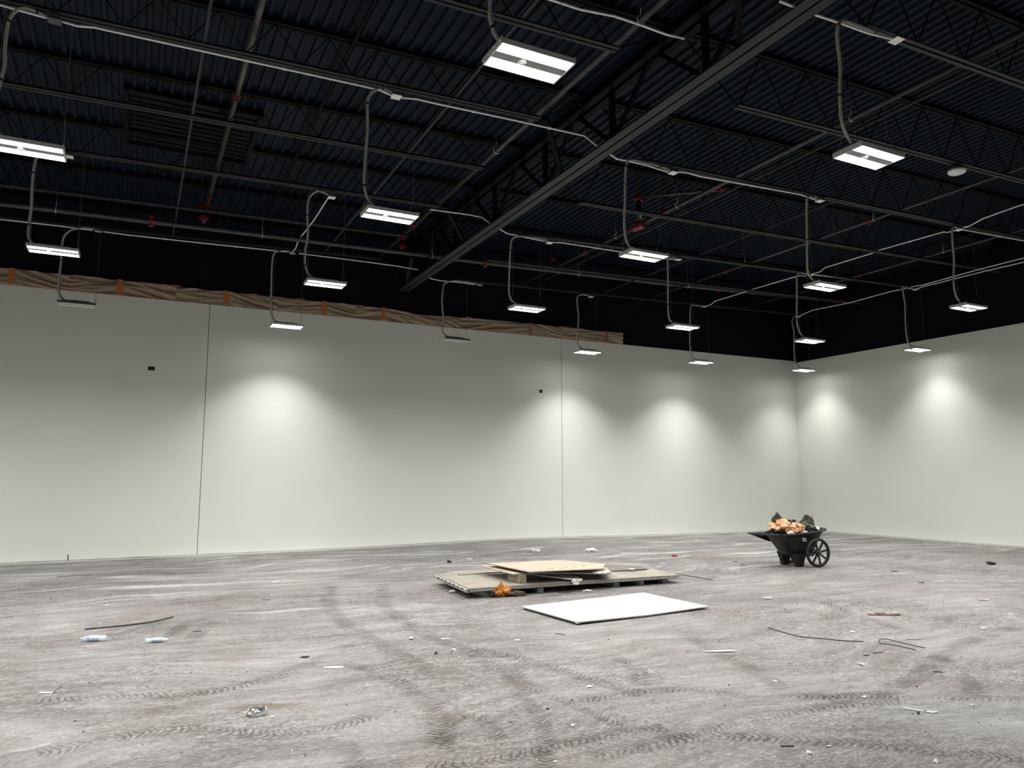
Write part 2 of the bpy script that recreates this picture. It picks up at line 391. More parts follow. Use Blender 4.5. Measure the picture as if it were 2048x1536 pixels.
# small notch at the foot of the board is a dark slit built as its own trim
struct(mb.obj('wall_back', M['wall']))
mb = MB(); mb.box(XL-.3, XR+.3, YB+.03, YB+.25, -.1, WT-.02); struct(mb.obj('wall_back_core', M['joint']))
mb = MB(); mb.box(XL-.3, XR+.3, YB+.035, YB+.26, WT-.02, 7.6); struct(mb.obj('wall_back_upper', M['blackwall']))
mb = MB(); k = 0
n = 60
for i in range(n+1):
    y = YN+(YB+.03-YN)*i/n; zb = fz(XR, y)+.006+.008*max(0, noise.noise((y*2.3, 5, 0)))*2
    mb.v += [(XR, y, zb), (XR, y, WT-.06), (XR+.03, y, zb), (XR+.03, y, WT-.06)]
for i in range(n):
    a = i*4; b = a+4; mb.f += [(a, a+1, b+1, b), (a+1, a+3, b+3, b+1), (a+2, b+2, b+3, a+3), (a, b, b+2, a+2)]
struct(mb.obj('wall_right', M['wall']))
mb = MB(); mb.box(XR+.03, XR+.25, YN-.3, YB+.3, -.1, WT-.08); struct(mb.obj('wall_right_core', M['joint']))
mb = MB(); mb.box(XR+.035, XR+.26, YN-.3, YB+.3, WT-.08, 7.6); struct(mb.obj('wall_right_upper', M['blackwall']))
mb = MB(); mb.box(XL-.2, XL, YN-.2, YB, -.1, WT); struct(mb.obj('wall_left', M['wall']))
mb = MB(); mb.box(XL-.2, XL, YN-.2, YB+.2, WT, 7.6); struct(mb.obj('wall_left_upper', M['blackwall']))
mb = MB(); mb.box(XL-.2, XR+.2, YN-.2, YN, -.1, WT); struct(mb.obj('wall_front', M['wall']))
mb = MB(); mb.box(XL-.2, XR+.2, YN-.2, YN, WT, 7.6); struct(mb.obj('wall_front_upper', M['blackwall']))
mb = MB(); mb.box(-1.04, -1.015, YB-.004, YB+.002, fz(-1,YB)+.0, .12); struct(mb.obj('trim_1', M['joint']))
# corrugated deck
def deck():
    mb = MB(); P = .1524; x = XL-.3; prof = []
    while x < XR+.4:
        z = deckz(x)
        prof += [(x, z), (x+.045, z), (x+.06, z+.038), (x+.137, z+.038)]; x += P
    al = math.atan(.026); ca, sa = math.cos(al), math.sin(al); X0 = 1.5; Z0 = 6.80
    for (x, z) in prof:      # local frame lies in the sloping roof plane
        lx = (x-X0)*ca+(z-Z0)*sa; lz = -(x-X0)*sa+(z-Z0)*ca
        mb.v += [(lx, YN-.2, lz), (lx, YB+.3, lz)]
    for i in range(len(prof)-1): a = i*2; mb.f.append((a, a+1, a+3, a+2))
    o = mb.obj('ceiling', M['deck']); o.location = (X0, 0, Z0); o.rotation_euler = (0, -al, 0); struct(o)
deck()
# ---------------------------------------------------------------- roof joists
GX = 5.5
def joist(y, side, label):
    if side == 'L': x0, x1, d = XL+.05, GX-.12, .50
    else: x0, x1, d = GX+.12, XR-.05, .80
    bx0, bx1 = (x0, x1-.75) if side == 'L' else (x0+.78, x1-.1)
    t = thing('steel_joist', label, 'roof joist', ((x0+x1)/2, y, deckz((x0+x1)/2)), 0, 'open-web roof joists')
    ox, oz = (x0+x1)/2, deckz((x0+x1)/2)
    loc = lambda x, dy, z: (x-ox, dy, z-oz)
    for s_ in (-1, 1):
        MB().bar(loc(x0, s_*.034, deckz(x0)-.025), loc(x1, s_*.034, deckz(x1)-.025), .045, .05).obj('top_chord_angle', M['joist'], t)
        mb = MB()
        mb.bar(loc(bx0, s_*.036, deckz(bx0)-d-.003), loc(bx1, s_*.036, deckz(bx1)-d-.003), .044, .006)
        mb.bar(loc(bx0, s_*.017, deckz(bx0)-d+.022), loc(bx1, s_*.017, deckz(bx1)-d+.022), .006, .044)
        mb.obj('bottom_chord_angle', M['chord'], t)
    step = .305 if side == 'L' else .40
    pts = []; x = bx0+.05; i = 0
    while x < bx1-.02:
        pts.append(loc(x, 0, deckz(x)-(.05 if i % 2 else d-.03))); x += step; i += 1
    mb = MB(); mb.tube(pts, .011, 5, smooth=False); mb.obj('web_rod', M['joist'], t)
    ex = bx1 if side == 'L' else bx0; far = x1 if side == 'L' else x0
    MB().tube([loc(ex, 0, deckz(ex)-d+.02), loc(far, 0, deckz(far)-.09)], .012, 6).obj('end_brace', M['joist'], t)
JL = {15.63:'above the row of lights nearest the long white wall', 13.86:'just in front of the long sprinkler main', 12.03:'above the second row of lights from the long wall',
      10.19:'running under the square deck patch', 8.36:'above the third row of lights from the long wall', 6.53:'between the third and fourth rows of lights', 4.71:'above the nearest row of lights',
      2.87:'out ahead of the nearest row of lights', 1.04:'high above the viewer'}
for y, s_ in JL.items():
    joist(y, 'L', 'black joist left of the girder, '+s_)
    s2 = {10.19:'with the red riser hanging beside its end', 6.53:'carrying the round white ceiling disc'}.get(y, s_)
    joist(y, 'R', 'black joist right of the girder, '+s2)
# ---------------------------------------------------------------- girder
GZ = 6.0
t = thing('truss_girder', 'dark grey truss girder crossing the whole ceiling down to the long wall', 'girder', (GX, 6, GZ))
L3 = lambda x, y, z: (x-GX, y-6, z-GZ)
for x0, x1, xw in ((5.368, 5.484, 5.484), (5.516, 5.632, 5.516)):
    mb = MB(); mb.box(x0-GX, x1-GX, YN+.1-6, 16.7-6, 0, .012); s_ = 1 if xw > x1-.01 else -1
    a, b = (xw-.012, xw) if xw == x1 else (xw, xw+.012)
    mb.box(a-GX, b-GX, YN+.1-6, 16.7-6, .01, .12); mb.obj('bottom_chord_angle', M['girder'], t)
zt = deckz(GX)
for a, b in ((GX-.13, GX-.03), (GX+.03, GX+.13)):
    MB().box(a-GX, b-GX, YN+.1-6, 16.7-6, zt-GZ-.14, zt-GZ-.02).obj('top_chord_angle', M['joist'], t)
ys = [7.9+1.85*k for k in range(-6, 5)]
for y in ys:
    MB().box(-.03, .03, y-.035-6, y+.035-6, .02, zt-GZ-.1).obj('vertical_strut', M['joist'], t)
    for d_ in (-1, 1):
        if y+d_*.87 < 16.6 and y+d_*.87 > YN:
            MB().bar(L3(GX, y+d_*.06, GZ+.08), L3(GX, y+d_*.87, zt-.1), .05, .05).obj('diagonal_strut', M['joist'], t)
MB().bar(L3(GX, 16.6, GZ+.05), L3(GX, 16.0, zt-.1), .07, .07).obj('diagonal_strut', M['chord'], t)
# knee braces from joist ends to the girder foot
BL = {8.36:'where a conduit crosses', 12.03:'at the second light row', 4.71:'at the nearest row of lights', 15.63:'at the row nearest the wall'}
for y, s_ in BL.items():
    o = MB().bar((4.72, y, deckz(4.72)-.47), (5.42, y+.75, GZ+.06), .06, .06).obj('knee_brace', M['joist'])
    tag(o, 'black angle brace from joist end to girder foot '+s_, 'brace', 'braces beside the girder')
# bridging lines under the roof
def bridging(x, z, y0, y1, label, m='chord', w_=.035):
    o = MB().bar((x, y0, z), (x, y1, z), w_, .035).obj('bridging_angle', M[m])
    tag(o, label, 'steel angle', 'bridging angles across the joists')
bridging(.42, 6.30, 4.7, 15.6, 'thin steel angle left of the worn grey pipe, crossing all joists', 'chord', .03)
bridging(3.38, 6.38, 4.7, 15.6, 'thin steel angle between the left grey pipe and the girder pipe')
bridging(-3.2, 6.25, 4.7, 15.6, 'thin steel angle at the far left of the ceiling')
bridging(2.05, 6.72, 4.7, 15.6, 'thin steel angle high above the second light column', 'joist')
bridging(8.75, 6.40, 2.9, 15.6, 'thin steel angle running beside the right sprinkler branch', 'chord', .025)
bridging(10.5, 6.30, 8.4, 15.6, 'thin steel angle between the two right sprinkler branches', 'chord', .025)
bridging(15.1, 6.55, 8.4, 15.6, 'thin steel angle at the far right of the ceiling', 'joist')
# deck patch with ribs turned across
t = thing('deck_patch', 'square black roof patch with ribs turned across the others', 'roof patch', (.48, 11.6, 6.77))
mb = MB()
for k in range(12):
    y = -.83+k*.152; mb.box(-.82, .82, y, y+.09, -.03, .0)
mb.box(-.86, .86, -.92, .92, 0, .012); mb.obj('ribbed_sheet', M['patch'], t)
for s_ in (-1, 1):
    MB().box(-.9, .9, s_*.9-.03, s_*.9+.03, -.06, 0).obj('frame_angle', M['joist'], t)
    MB().box(s_*.87-.03, s_*.87+.03, -.9, .9, -.06, 0).obj('frame_angle', M['joist'], t)
# ---------------------------------------------------------------- sprinkler pipes
def coupling(mb, c, r, axis):
    mb.lathe([(r*.8, -.05), (r*1.35, -.045), (r*1.5, -.02), (r*1.5, .02), (r*1.35, .045), (r*.8, .05)], c, 14, axis)
    for s_ in (-1, 1):
        o = Vector(c); d = Vector((0,0,s_*r*1.6)) if axis != 'Z' else Vector((s_*r*1.6,0,0))
        p = o+d; mb.box(p.x-.02, p.x+.02, p.y-.02, p.y+.02, p.z-.022, p.z+.022)
def pipe(name, label, pts, r, m, reds=(), cat='pipe', group='sprinkler pipes', rods=()):
    P = [Vector(p) for p in pts]; c = sum(P, Vector())/len(P)
    t = thing(name, label, cat, c, 0, group)
    MB().tube([p-c for p in P], r, 12, smooth=False).obj('pipe', M[m], t, True)
    for q, ax in reds:
        mb = MB(); coupling(mb, tuple(Vector(q)-c), r, ax); mb.obj('coupling', M['red'], t, False)
    for (x, y, z) in rods:
        k = (Vector((x, y, z))-c); top = deckz(x)-c.z
        h = MB().tube([(k.x, k.y, k.z+r+.1), (k.x, k.y, top)], .008, 6).obj('hanger_rod', M['rod'], t)
        mb = MB(); ax_ = (0, 1) if name == 'sprinkler_main' else (1, 0)
        mb.tube([(k.x+ax_[0]*(r+.008)*math.sin(a), k.y+ax_[1]*(r+.008)*math.sin(a), k.z+(r+.012)*math.cos(a)+.008) for a in [i*math.pi/6 for i in range(13)]]+[(k.x, k.y, k.z+r+.11)], .006, 5)
        mb.obj('hanger_ring', M['bright'], h)
    return t
mz = [(-8.8,6.0), (-2.26,6.14), (1.95,6.23), (6.69,6.31), (11.96,6.44), (18.3,6.69)]
def mainz(x):
    for (a, za), (b, zb) in zip(mz, mz[1:]):
        if x <= b: return za+(zb-za)*(x-a)/(b-a)
    return mz[-1][1]
t = pipe('sprinkler_main', 'long dark sprinkler main running parallel to the long wall', [(x, 14.6, z) for x, z in mz], .05, 'bluepipe',
     [((.02,14.6,mainz(.02)),'X'), ((6.69,14.6,mainz(6.69)),'X'), ((13.4,14.6,mainz(13.4)),'X'), ((17.9,14.6,mainz(17.9)),'X')],
     rods=[(x, 14.6, mainz(x)) for x in (-1.46, 1.95, 5.44, 9.12, 12.4)])
for x in (.02, 6.69):
    mb = MB(); z = mainz(x)-6.3; c = t.location
    mb.lathe([(.03,-.1),(.045,-.09),(.045,-.07),(.035,-.05),(.035,.06),(.05,.07),(.05,.1)], (x-c.x, -.02, mainz(x)-c.z), 12); mb.obj('tee_outlet', M['red'], t)
pipe('sprinkler_branch', 'worn grey sprinkler branch pipe at the upper left', [(.93,4.6,6.56),(.93,14.5,6.56)], .036, 'brightpipe', [((.93,9.9,6.56),'Y'), ((.93,13.9,6.56),'Y'), ((.93,14.35,6.56),'Y')])
pipe('riser_nipple', 'short black riser with red fittings under the worn grey pipe', [(.88,14.3,6.2),(.88,14.3,6.56)], .04, 'blackpipe', [((.88,14.3,6.3),'Z'), ((.88,14.3,6.5),'Z')])
pipe('sprinkler_branch', 'dark pipe running close along the left side of the girder', [(4.72,2.9,6.58),(4.72,15.9,6.58)], .042, 'bluepipe', [((4.72,13.7,6.58),'Y'), ((4.72,14.3,6.58),'Y')], rods=[(4.72,6.2,6.58),(4.72,9.9,6.58)])
pipe('riser_nipple', 'short riser with red fittings beside the girder pipe', [(4.72,14.45,6.3),(4.72,14.45,6.58)], .035, 'blackpipe', [((4.72,14.45,6.36),'Z'), ((4.72,14.45,6.54),'Z')])
pipe('sprinkler_branch', 'sprinkler branch passing behind the lit light at upper right', [(8.32,2.9,6.34),(8.32,16.2,6.34)], .034, 'bluepipe', [((8.32,10.4,6.34),'Y'), ((8.32,11.5,6.34),'Y'), ((8.32,13.0,6.34),'Y')], rods=[(8.32,6.4,6.34),(8.32,10.0,6.34),(8.32,11.9,6.34)])
t = pipe('sprinkler_riser', 'tall black riser pipe with white label and red elbows', [(8.32,11.14,6.34),(8.32,11.14,6.93)], .055, 'blackpipe', [((8.32,11.14,6.36),'Z'), ((8.32,11.14,6.87),'Z')])
part(MB().box(-.02, .03, -.062, -.054, -.18, -.06).obj('pipe_label', M['bright'], t), 'white paper label')
mb = MB(); mb.tube([(0,0,-.36),(0,0,-.26)], .085, 12, smooth=False); mb.tube([(0,-.16,-.31),(0,.16,-.31)], .07, 12, smooth=False); mb.obj('tee_fitting', M['red'], t)
pipe('cross_pipe', 'short level pipe from the riser top to the branch on its right', [(8.3,11.14,6.90),(9.1,9.75,6.70)], .035, 'bluepipe', [((9.1,9.75,6.70),'X')])
pipe('sprinkler_branch', 'thin sprinkler branch crossing the far right ceiling', [(12.02,4.0,6.34),(12.02,16.4,6.34)], .028, 'bluepipe', [((12.02,9.0,6.34),'Y'),((12.02,12.8,6.34),'Y')], rods=[(12.02,8.9,6.34),(12.02,12.2,6.34)])
pipe('riser_nipple', 'short riser with red fittings right of the girder near the main', [(8.4,14.55,6.34),(8.4,14.55,6.6)], .035, 'blackpipe', [((8.4,14.55,6.44),'Z'), ((8.4,14.55,6.6),'Z')])
pipe('sprinkler_branch', 'thin sprinkler branch beside the far right lights', [(15.6,6.4,6.5),(15.6,16.4,6.5)], .026, 'bluepipe', [((15.6,12.0,6.5),'Y')], rods=[(15.6,9.9,6.5)])
# ---------------------------------------------------------------- electrical conduit
W = [4.71, 8.36, 12.03, 15.63]
def conduit(label, pts, r=.0125, m='galv', straps=True):
    P = [Vector(p) for p in pts]; c = sum(P, Vector())/len(P)
    t = thing('conduit_run', label, 'conduit', c, 0, 'galvanised conduit runs')
    MB().tube([p-c for p in P], r, 8, smooth=False).obj('conduit', M[m], t, True)
    if straps:
        for a, b in zip(P, P[1:]):
            n = int((b-a).length/1.1)
            for k in range(n):
                q = a+(b-a)*((k+.5)/n)-c; d = (b-a).normalized()*.018
                MB().tube([q-d, q+d], r*1.45, 8, smooth=False).obj('conduit_strap', M['boxsteel'], t)
    return t
RUNS={
 'left of the box at the top left corner':(8.36,[(-3.6,6.10),(-1.44, 6.19), (-1.28, 6.18), (-1.05, 6.17)]),
 'between the dark top left box and the upper middle box':(8.36,[(-0.92, 6.17), (-0.78, 6.16), (-0.62, 6.19), (-0.51, 6.19), (0.38, 6.21), (2.18, 6.25), (2.41, 6.25), (2.56, 6.22)]),
 'passing over the girder to the box by the black riser':(8.36,[(2.69, 6.22), (2.89, 6.25), (3.07, 6.25), (4.24, 6.28), (5.34, 6.3), (5.54, 6.2), (5.73, 6.13), (5.89, 6.07), (6.11, 6.08), (6.38, 6.08), (6.79, 6.05)]),
 'right of the box by the black riser, straight under the joist':(8.36,[(6.98, 6.09), (7.16, 6.11), (7.4, 6.1), (9.51, 6.19), (9.88, 6.16)]),
 'leaving the right-hand box toward the exit sign edge':(8.36,[(13.78, 6.25), (14.12, 6.27), (14.2, 6.27), (15.81, 6.33), (18.3,6.4)]),
 'at the top centre, bending down beside the girder':(5.82,[(2.9,6.17),(3.4, 6.17), (3.69, 6.17), (4.1, 6.22), (4.42, 6.22), (4.75, 6.21), (5.0, 6.23)]),
 'right of the girder at the top, with the large double bend':(4.71,[(5.22, 6.05), (5.62, 6.05), (6.04, 6.07), (6.45, 6.08), (6.56, 6.09), (6.82, 6.12)]),
 'crossing under the girder at the second row from the wall':(12.03,[(4.43, 6.3), (5.21, 6.33), (5.44, 6.32), (5.6, 6.24), (5.79, 6.16), (5.97, 6.09), (6.13, 6.09), (6.5, 6.07), (6.77, 6.06)]),
 'running behind the lit light below the riser':(12.03,[(6.96, 6.07), (7.16, 6.09), (7.33, 6.09), (8.5, 6.1), (9.64, 6.11), (9.9, 6.13)]),
 'right of the box over the paired far right lights':(12.03,[(14.0, 6.31), (14.22, 6.33), (15.6, 6.39), (16.9, 6.42), (17.09, 6.42), (17.51, 6.38)]),
 'entering from the left edge above the masking paper':(15.63,[(-3.4,6.16),(-2.4, 6.17), (-1.95, 6.18), (-1.48, 6.19), (-0.95, 6.19)]),
 'long and bright in front of the black upper wall at left':(15.63,[(-0.78, 6.19), (-0.33, 6.19), (0.92, 6.22), (2.26, 6.26), (2.61, 6.27)]),
 'in front of the black upper wall, ending past the girder':(15.63,[(2.84, 6.27), (3.93, 6.28), (4.95, 6.28), (5.48, 6.26), (5.64, 6.21), (5.81, 6.09), (6.03, 6.07), (6.59, 6.09), (6.9, 6.08)]),
}
for k, (Y, p) in RUNS.items(): conduit('bright conduit '+k, [(x, Y, z) for x, z in p])
CROSS={
 'sloping back from the small white box to the wall row':(2.69,[(12.1,6.25),(12.34, 6.3), (13.42, 6.27), (14.1, 6.29), (14.87, 6.33), (15.12, 6.23), (15.5, 6.24)]),
 'running toward the wall from the right-hand box':(13.8,[(8.42,6.27),(8.52, 6.28), (8.65, 6.29), (8.72, 6.32), (10.14, 6.35), (10.32, 6.33), (11.53, 6.33), (11.67, 6.27), (11.92, 6.27)]),
 'continuing toward the wall between the far right boxes':(13.85,[(12.12, 6.28), (12.29, 6.34), (12.41, 6.35), (13.74, 6.36), (14.27, 6.35), (15.21, 6.35), (15.37, 6.29), (15.55, 6.29)]),
 'rising from the right-hand box toward the sign':(13.7,[(8.28, 6.25), (8.15, 6.25), (7.91, 6.31), (7.34, 6.34), (6.93, 6.34),(4.7,6.34)]),
 'upper of the two leaving at the right edge':(17.6,[(11.95, 6.37), (11.76, 6.39), (11.58, 6.39), (10.27, 6.4), (9.35, 6.39),(7,6.4)]),
 'lower of the two leaving at the right edge':(17.3,[(11.88, 6.38), (11.57, 6.35), (10.26, 6.39), (9.18, 6.4),(7,6.4)]),
 'short one dropping back to the far corner light':(17.42,[(15.6, 6.36), (15.27, 6.41), (15.07, 6.44), (13.77, 6.39), (12.54, 6.42), (12.09, 6.40)]),
}
for k, (X, p) in CROSS.items(): conduit('bright conduit '+k, [(X, y, z) for y, z in p], .0125)
BOXL = {1:'dark square box at the top left corner',2:'white box at the right end of the leftmost lit light',3:'grey box above the unlit left light',4:'box above the large top centre light',5:'white box above the upper middle light',
 6:'small white box with a conduit sloping back below it',7:'grey box above the light in front of the left wall seam',8:'grey box right of the girder foot',9:'white box right of the girder on the second row',
 10:'white box beside the tall black riser',11:'white square box at the top right',12:'small box above the lit light beside the right wall seam',13:'box hidden beside the lit light below the riser',14:'white box on the long straight conduit at right',
 15:'small box left of the far right pair of lights',16:'box just above the paired lights near the corner',17:'white box below the exit sign conduit',18:'small box above the corner light',19:'box above the light over the right wall'}
LAMPS=[
 (1,1,(-1.11, 8.36, 4.79),(-0.98, 8.36, 6.16),[(-1.05, 6.18), (-1.13, 6.21), (-1.24, 6.22), (-1.31, 6.16), (-1.36, 6.04), (-1.37, 5.79), (-1.36, 5.58), (-1.38, 5.42), (-1.4, 5.23), (-1.39, 5.0), (-1.33, 4.84)]),
 (2,2,(-1.19, 12.03, 4.77),(-1.1, 12.03, 6.17),[(-1.15, 6.19), (-1.27, 6.23), (-1.41, 6.2), (-1.49, 6.06), (-1.51, 5.84), (-1.51, 5.59), (-1.5, 5.33), (-1.51, 5.08), (-1.5, 4.9), (-1.43, 4.81)]),
 (3,3,(-1.11, 15.63, 4.76),(-0.86, 15.63, 6.19),[(-0.94, 6.22), (-1.16, 6.2), (-1.33, 6.11), (-1.42, 5.93), (-1.42, 5.55), (-1.43, 5.17), (-1.43, 5.0), (-1.37, 4.85), (-1.3, 4.80)]),
 (4,0,(2.52, 4.71, 4.73),(2.6, 4.71, 6.22),[(2.54, 6.24), (2.4, 6.27), (2.3,6.22), (2.22, 6.05), (2.19, 5.7), (2.19, 5.12), (2.19, 5.0), (2.21, 4.91), (2.24, 4.85), (2.28, 4.81)]),
 (5,1,(2.57, 8.36, 4.71),(2.62, 8.36, 6.22),[(2.56, 6.26), (2.44, 6.27), (2.36, 6.24), (2.29, 6.16), (2.26, 6.04), (2.27, 5.71), (2.25, 5.26), (2.25, 5.01), (2.29, 4.87), (2.37, 4.78)]),
 (6,2,(2.63, 12.03, 4.75),(2.69, 12.03, 6.22),[(2.62, 6.26), (2.49, 6.29), (2.4, 6.25), (2.31, 6.11), (2.3, 5.85), (2.32, 5.51), (2.29, 5.25), (2.3, 5.0), (2.36, 4.86), (2.44, 4.8)]),
 (7,3,(2.65, 15.63, 4.71),(2.71, 15.63, 6.26),[(2.61, 6.29), (2.43, 6.26), (2.34, 6.19), (2.31, 5.95), (2.32, 5.21), (2.34, 4.89), (2.44, 4.76)]),
 (8,3,(6.41, 15.63, 4.73),(7.03, 15.63, 6.09),[(6.9, 6.11), (6.59, 6.12), (6.34, 6.1), (6.15, 6.02), (6.1, 5.86), (6.08, 5.56), (6.12, 5.16), (6.1, 4.9), (6.23, 4.77)]),
 (9,2,(6.37, 12.03, 4.72),(6.87, 12.03, 6.05),[(6.77, 6.1), (6.45, 6.09), (6.18, 6.07), (6.06, 5.98), (6.03, 5.78), (6.01, 5.4), (6.0, 5.02), (6.04, 4.85), (6.14, 4.78)]),
 (10,1,(6.32, 8.36, 4.73),(6.89, 8.36, 6.06),[(6.81, 6.08), (6.65, 6.11), (6.38, 6.11), (6.13, 6.1), (6.04, 5.99), (6.01, 5.48), (5.99, 5.11), (6.02, 4.9), (6.1, 4.78)]),
 (11,0,(6.35, 4.71, 4.75),(6.9, 4.71, 6.13),[(6.84, 6.15), (6.57, 6.13), (6.34, 6.12), (6.1, 6.11), (6.02, 6.04), (5.99, 5.9), (6.01, 5.61), (5.98, 5.29), (5.98, 5.06), (6.02, 4.93), (6.11, 4.82)]),
 (12,3,(10.0, 15.63, 4.73),(10.13, 15.63, 6.15),[(9.99, 6.18), (9.83, 6.17), (9.73, 6.11), (9.71, 5.95), (9.75, 5.51), (9.68, 5.06), (9.75, 4.87), (9.84, 4.78)]),
 (13,2,(10.05, 12.03, 4.71),(9.99, 12.03, 6.14),[(9.9, 6.16), (9.8, 6.17), (9.71, 6.09), (9.7, 5.66), (9.68, 5.13), (9.7, 4.86), (9.8, 4.76)]),
 (14,1,(9.98, 8.36, 4.71),(9.97, 8.36, 6.16),[(9.92, 6.2), (9.8, 6.2), (9.68, 6.16), (9.65, 6.01), (9.62, 5.43), (9.6, 5.09), (9.6, 4.92), (9.66, 4.81), (9.76, 4.76)]),
 (15,3,(13.66, 15.63, 4.73),(13.85, 15.63, 6.29),[(13.69, 6.28), (13.48, 6.29), (13.35, 6.21), (13.31, 5.72), (13.29, 5.16), (13.35, 4.86), (13.49, 4.78)]),
 (16,2,(13.76, 12.03, 4.73),(13.92, 12.03, 6.3),[(13.75, 6.3), (13.56, 6.3), (13.45, 6.2), (13.42, 5.76), (13.38, 5.17), (13.43, 4.94), (13.55, 4.79)]),
 (17,1,(13.8, 8.36, 4.76),(13.7, 8.36, 6.24),[(13.61, 6.27), (13.52, 6.26), (13.47, 6.1), (13.47, 5.61), (13.41, 5.22), (13.44, 4.95), (13.56, 4.81)]),
 (18,3,(17.56, 15.63, 4.77),(17.46, 15.63, 6.36),[(17.38, 6.37), (17.25, 6.33), (17.18, 6.15), (17.24, 5.86), (17.21, 5.33), (17.23, 5.0), (17.38, 4.83)]),
 (19,2,(17.6, 12.03, 4.83),(17.69, 12.03, 6.39),[(17.47, 6.4), (17.3, 6.41), (17.19, 6.33), (17.23, 5.93), (17.2, 5.41), (17.23, 5.03), (17.39, 4.88)]),
]
LL = {1:'lit pendant light cut by the left edge of the photo',2:'lit pendant light just under the one cut by the left edge',3:'unlit pendant light in front of the masking paper at far left',
 4:'large lit pendant light at the top centre, nearest of all',5:'lit pendant light between the worn grey pipe and the girder',6:'lit pendant light hung above the masking paper, left of the girder',
 7:'lit pendant light against the wall just right of the left seam',8:'unlit pendant light in front of the long wall, below the girder foot',9:'lit pendant light right of the girder, above the masking paper end stretch',
 10:'lit pendant light hanging below the tall black riser',11:'large lit pendant light at the upper right with a long grey whip',12:'lit pendant light overlapping the wall right of the right seam',
 13:'lit pendant light in front of the black upper wall, right of the riser',14:'lit pendant light upper one of the pair near the far corner',15:'lit pendant light low against the wall left of the far corner',
 16:'lit pendant light directly above the one in the far corner',17:'lit pendant light at the far right above the right wall',18:'thin lit pendant light in the far room corner',19:'lit pendant light over the top edge of the right wall'}
def me_(fn, name, m, smooth=False):
    mb = MB(); fn(mb); return mb.mesh(name, M[m], smooth)
def f_housing(mb):
    mb.box(-.305, .305, -.165, .165, -.012, .004)
    for s_ in (-1, 1):
        mb.box(-.305, .305, s_*.165-.004, s_*.165+.004, -.034, .006)
        mb.box(-.305, .305, s_*.043-.003, s_*.043+.003, -.03, -.01)
    for k in range(7): mb.box(-.28, .28, -.14+k*.045, -.13+k*.045, .004, .016)
def f_cap(mb):
    mb.box(-.006, .006, -.168, .168, -.036, .016)
def f_bolts(mb):
    for y in (-.15, -.06, .06, .15): mb.lathe([(.008, -.012), (.009, 0), (.006, .006)], (0, y, 0), 8, 'X')
def f_lens(mb): mb.box(-.296, .296, -.058, .058, -.004, 0)
def f_strip(mb): mb.box(-.297, .297, -.04, .04, -.03, -.012)
def f_sensor(mb):
    mb.lathe([(.032, 0), (.034, -.006), (.026, -.014)], (0,0,0), 20); mb.lathe([(.018, -.012), (.016, -.02), (.006,-.024)], (0,0,0), 16)
def f_driver(mb):
    mb.box(-.2, .2, -.045, .045, .004, .055); mb.box(-.24, -.2, -.035, .035, .004, .045); mb.box(.2, .23, -.03, .03, .006, .04)
K = {'housing_off':me_(f_housing,'housing_off','fixdark'), 'housing':me_(f_housing,'housing','fixture'), 'end_cap':me_(f_cap,'end_cap','fixture'), 'bolts':me_(f_bolts,'end_bolts','bright'), 'lens':me_(f_lens,'lens','lens'), 'lensoff':me_(f_lens,'lens_off','lensoff'),
     'centre_strip':me_(f_strip,'centre_strip','strip'), 'sensor':me_(f_sensor,'motion_sensor','fixture'), 'driver_box':me_(f_driver,'driver_box','driver')}
ld = bpy.data.lights.new('lens_light', 'AREA'); ld.shape = 'RECTANGLE'; ld.size = .58; ld.size_y = .11; ld.energy = LAMP_W; ld.color = (1, .992, .965); ld.spread = R(152)
lw = ld.copy(); lw.energy = LAMP_W*WALL_ROW; lw.spread = R(104)
lr = ld.copy(); lr.energy = LAMP_W*.24; lr.spread = R(100)
def lamp(label, c, whip, box, lit=True, tilt=0, group='pendant lights hung in a grid', full=True):
    t = thing('pendant_light', label, 'ceiling light', c, 0, group)
    t.rotation_euler = (tilt, 0, 0)
    link('housing', K['housing'] if lit else K['housing_off'], t); link('centre_strip', K['centre_strip'], t); link('driver_box', K['driver_box'], t)
    s = link('motion_sensor', K['sensor'], t); s.location = (-.06, 0, -.03)
    for s_ in (-1, 1):
        e = link('end_cap', K['end_cap'], t); e.location = (s_*.309, 0, 0)
        if full: b = link('end_bolts', K['bolts'], e); b.location = (s_*.004, 0, -.01)
        l = link('lens', K['lens'] if lit else K['lensoff'], t); l.location = (0, s_*.103, -.026)
        if lit:
            lo = bpy.data.objects.new('lens_light', lr if c[0] > 17 else lw if c[1] > 15 else ld); COL.objects.link(lo); lo.parent = t; lo.location = (0, s_*.103, -.0335)
        mb = MB(); x = s_*.29; top = deckz(c[0]+x)-(.5 if c[0] < GX else .8)-c[2]
        mb.tube([(x, -.14, .01), (x, 0, .27)], .0022, 4, smooth=False); mb.tube([(x, .14, .01), (x, 0, .27)], .0022, 4, smooth=False)
        mb.tube([(x, 0, .26), (x, 0, .33)], .006, 6, smooth=False); mb.tube([(x, 0, .27), (x, 0, top)], .003, 4, smooth=False)
        mb.obj('hanger_wire', M['wire'], t)
    c = Vector(c)
    P = [(x-c.x, 0, z-c.z) for x, z in [(box[0]-.05, box[2]+.01)]+whip]
    wh = MB().tube(P, .0175, 8).obj('power_whip', M['flex'], t, True)
    if full:
        for k in range(2, len(P)-2, 3):
            a = Vector(P[k]); b = Vector(P[k+1]); d = (b-a).normalized()*.01
            MB().tube([a-d, a+d], .0195, 8, smooth=False).obj('cable_tie', M['black'], wh)
    return t
def jbox(label, p, m='boxsteel'):
    t = thing('junction_box', label, 'electrical box', p, 0, 'junction boxes on the joists')
    s = .055
    MB().box(-s, s, -s, s, 0, .05).obj('box_body', M['boxdark'], t)
    MB().box(-s-.005, s+.005, -s-.005, s+.005, -.006, 0).obj('cover_plate', M[m], t)
    return t
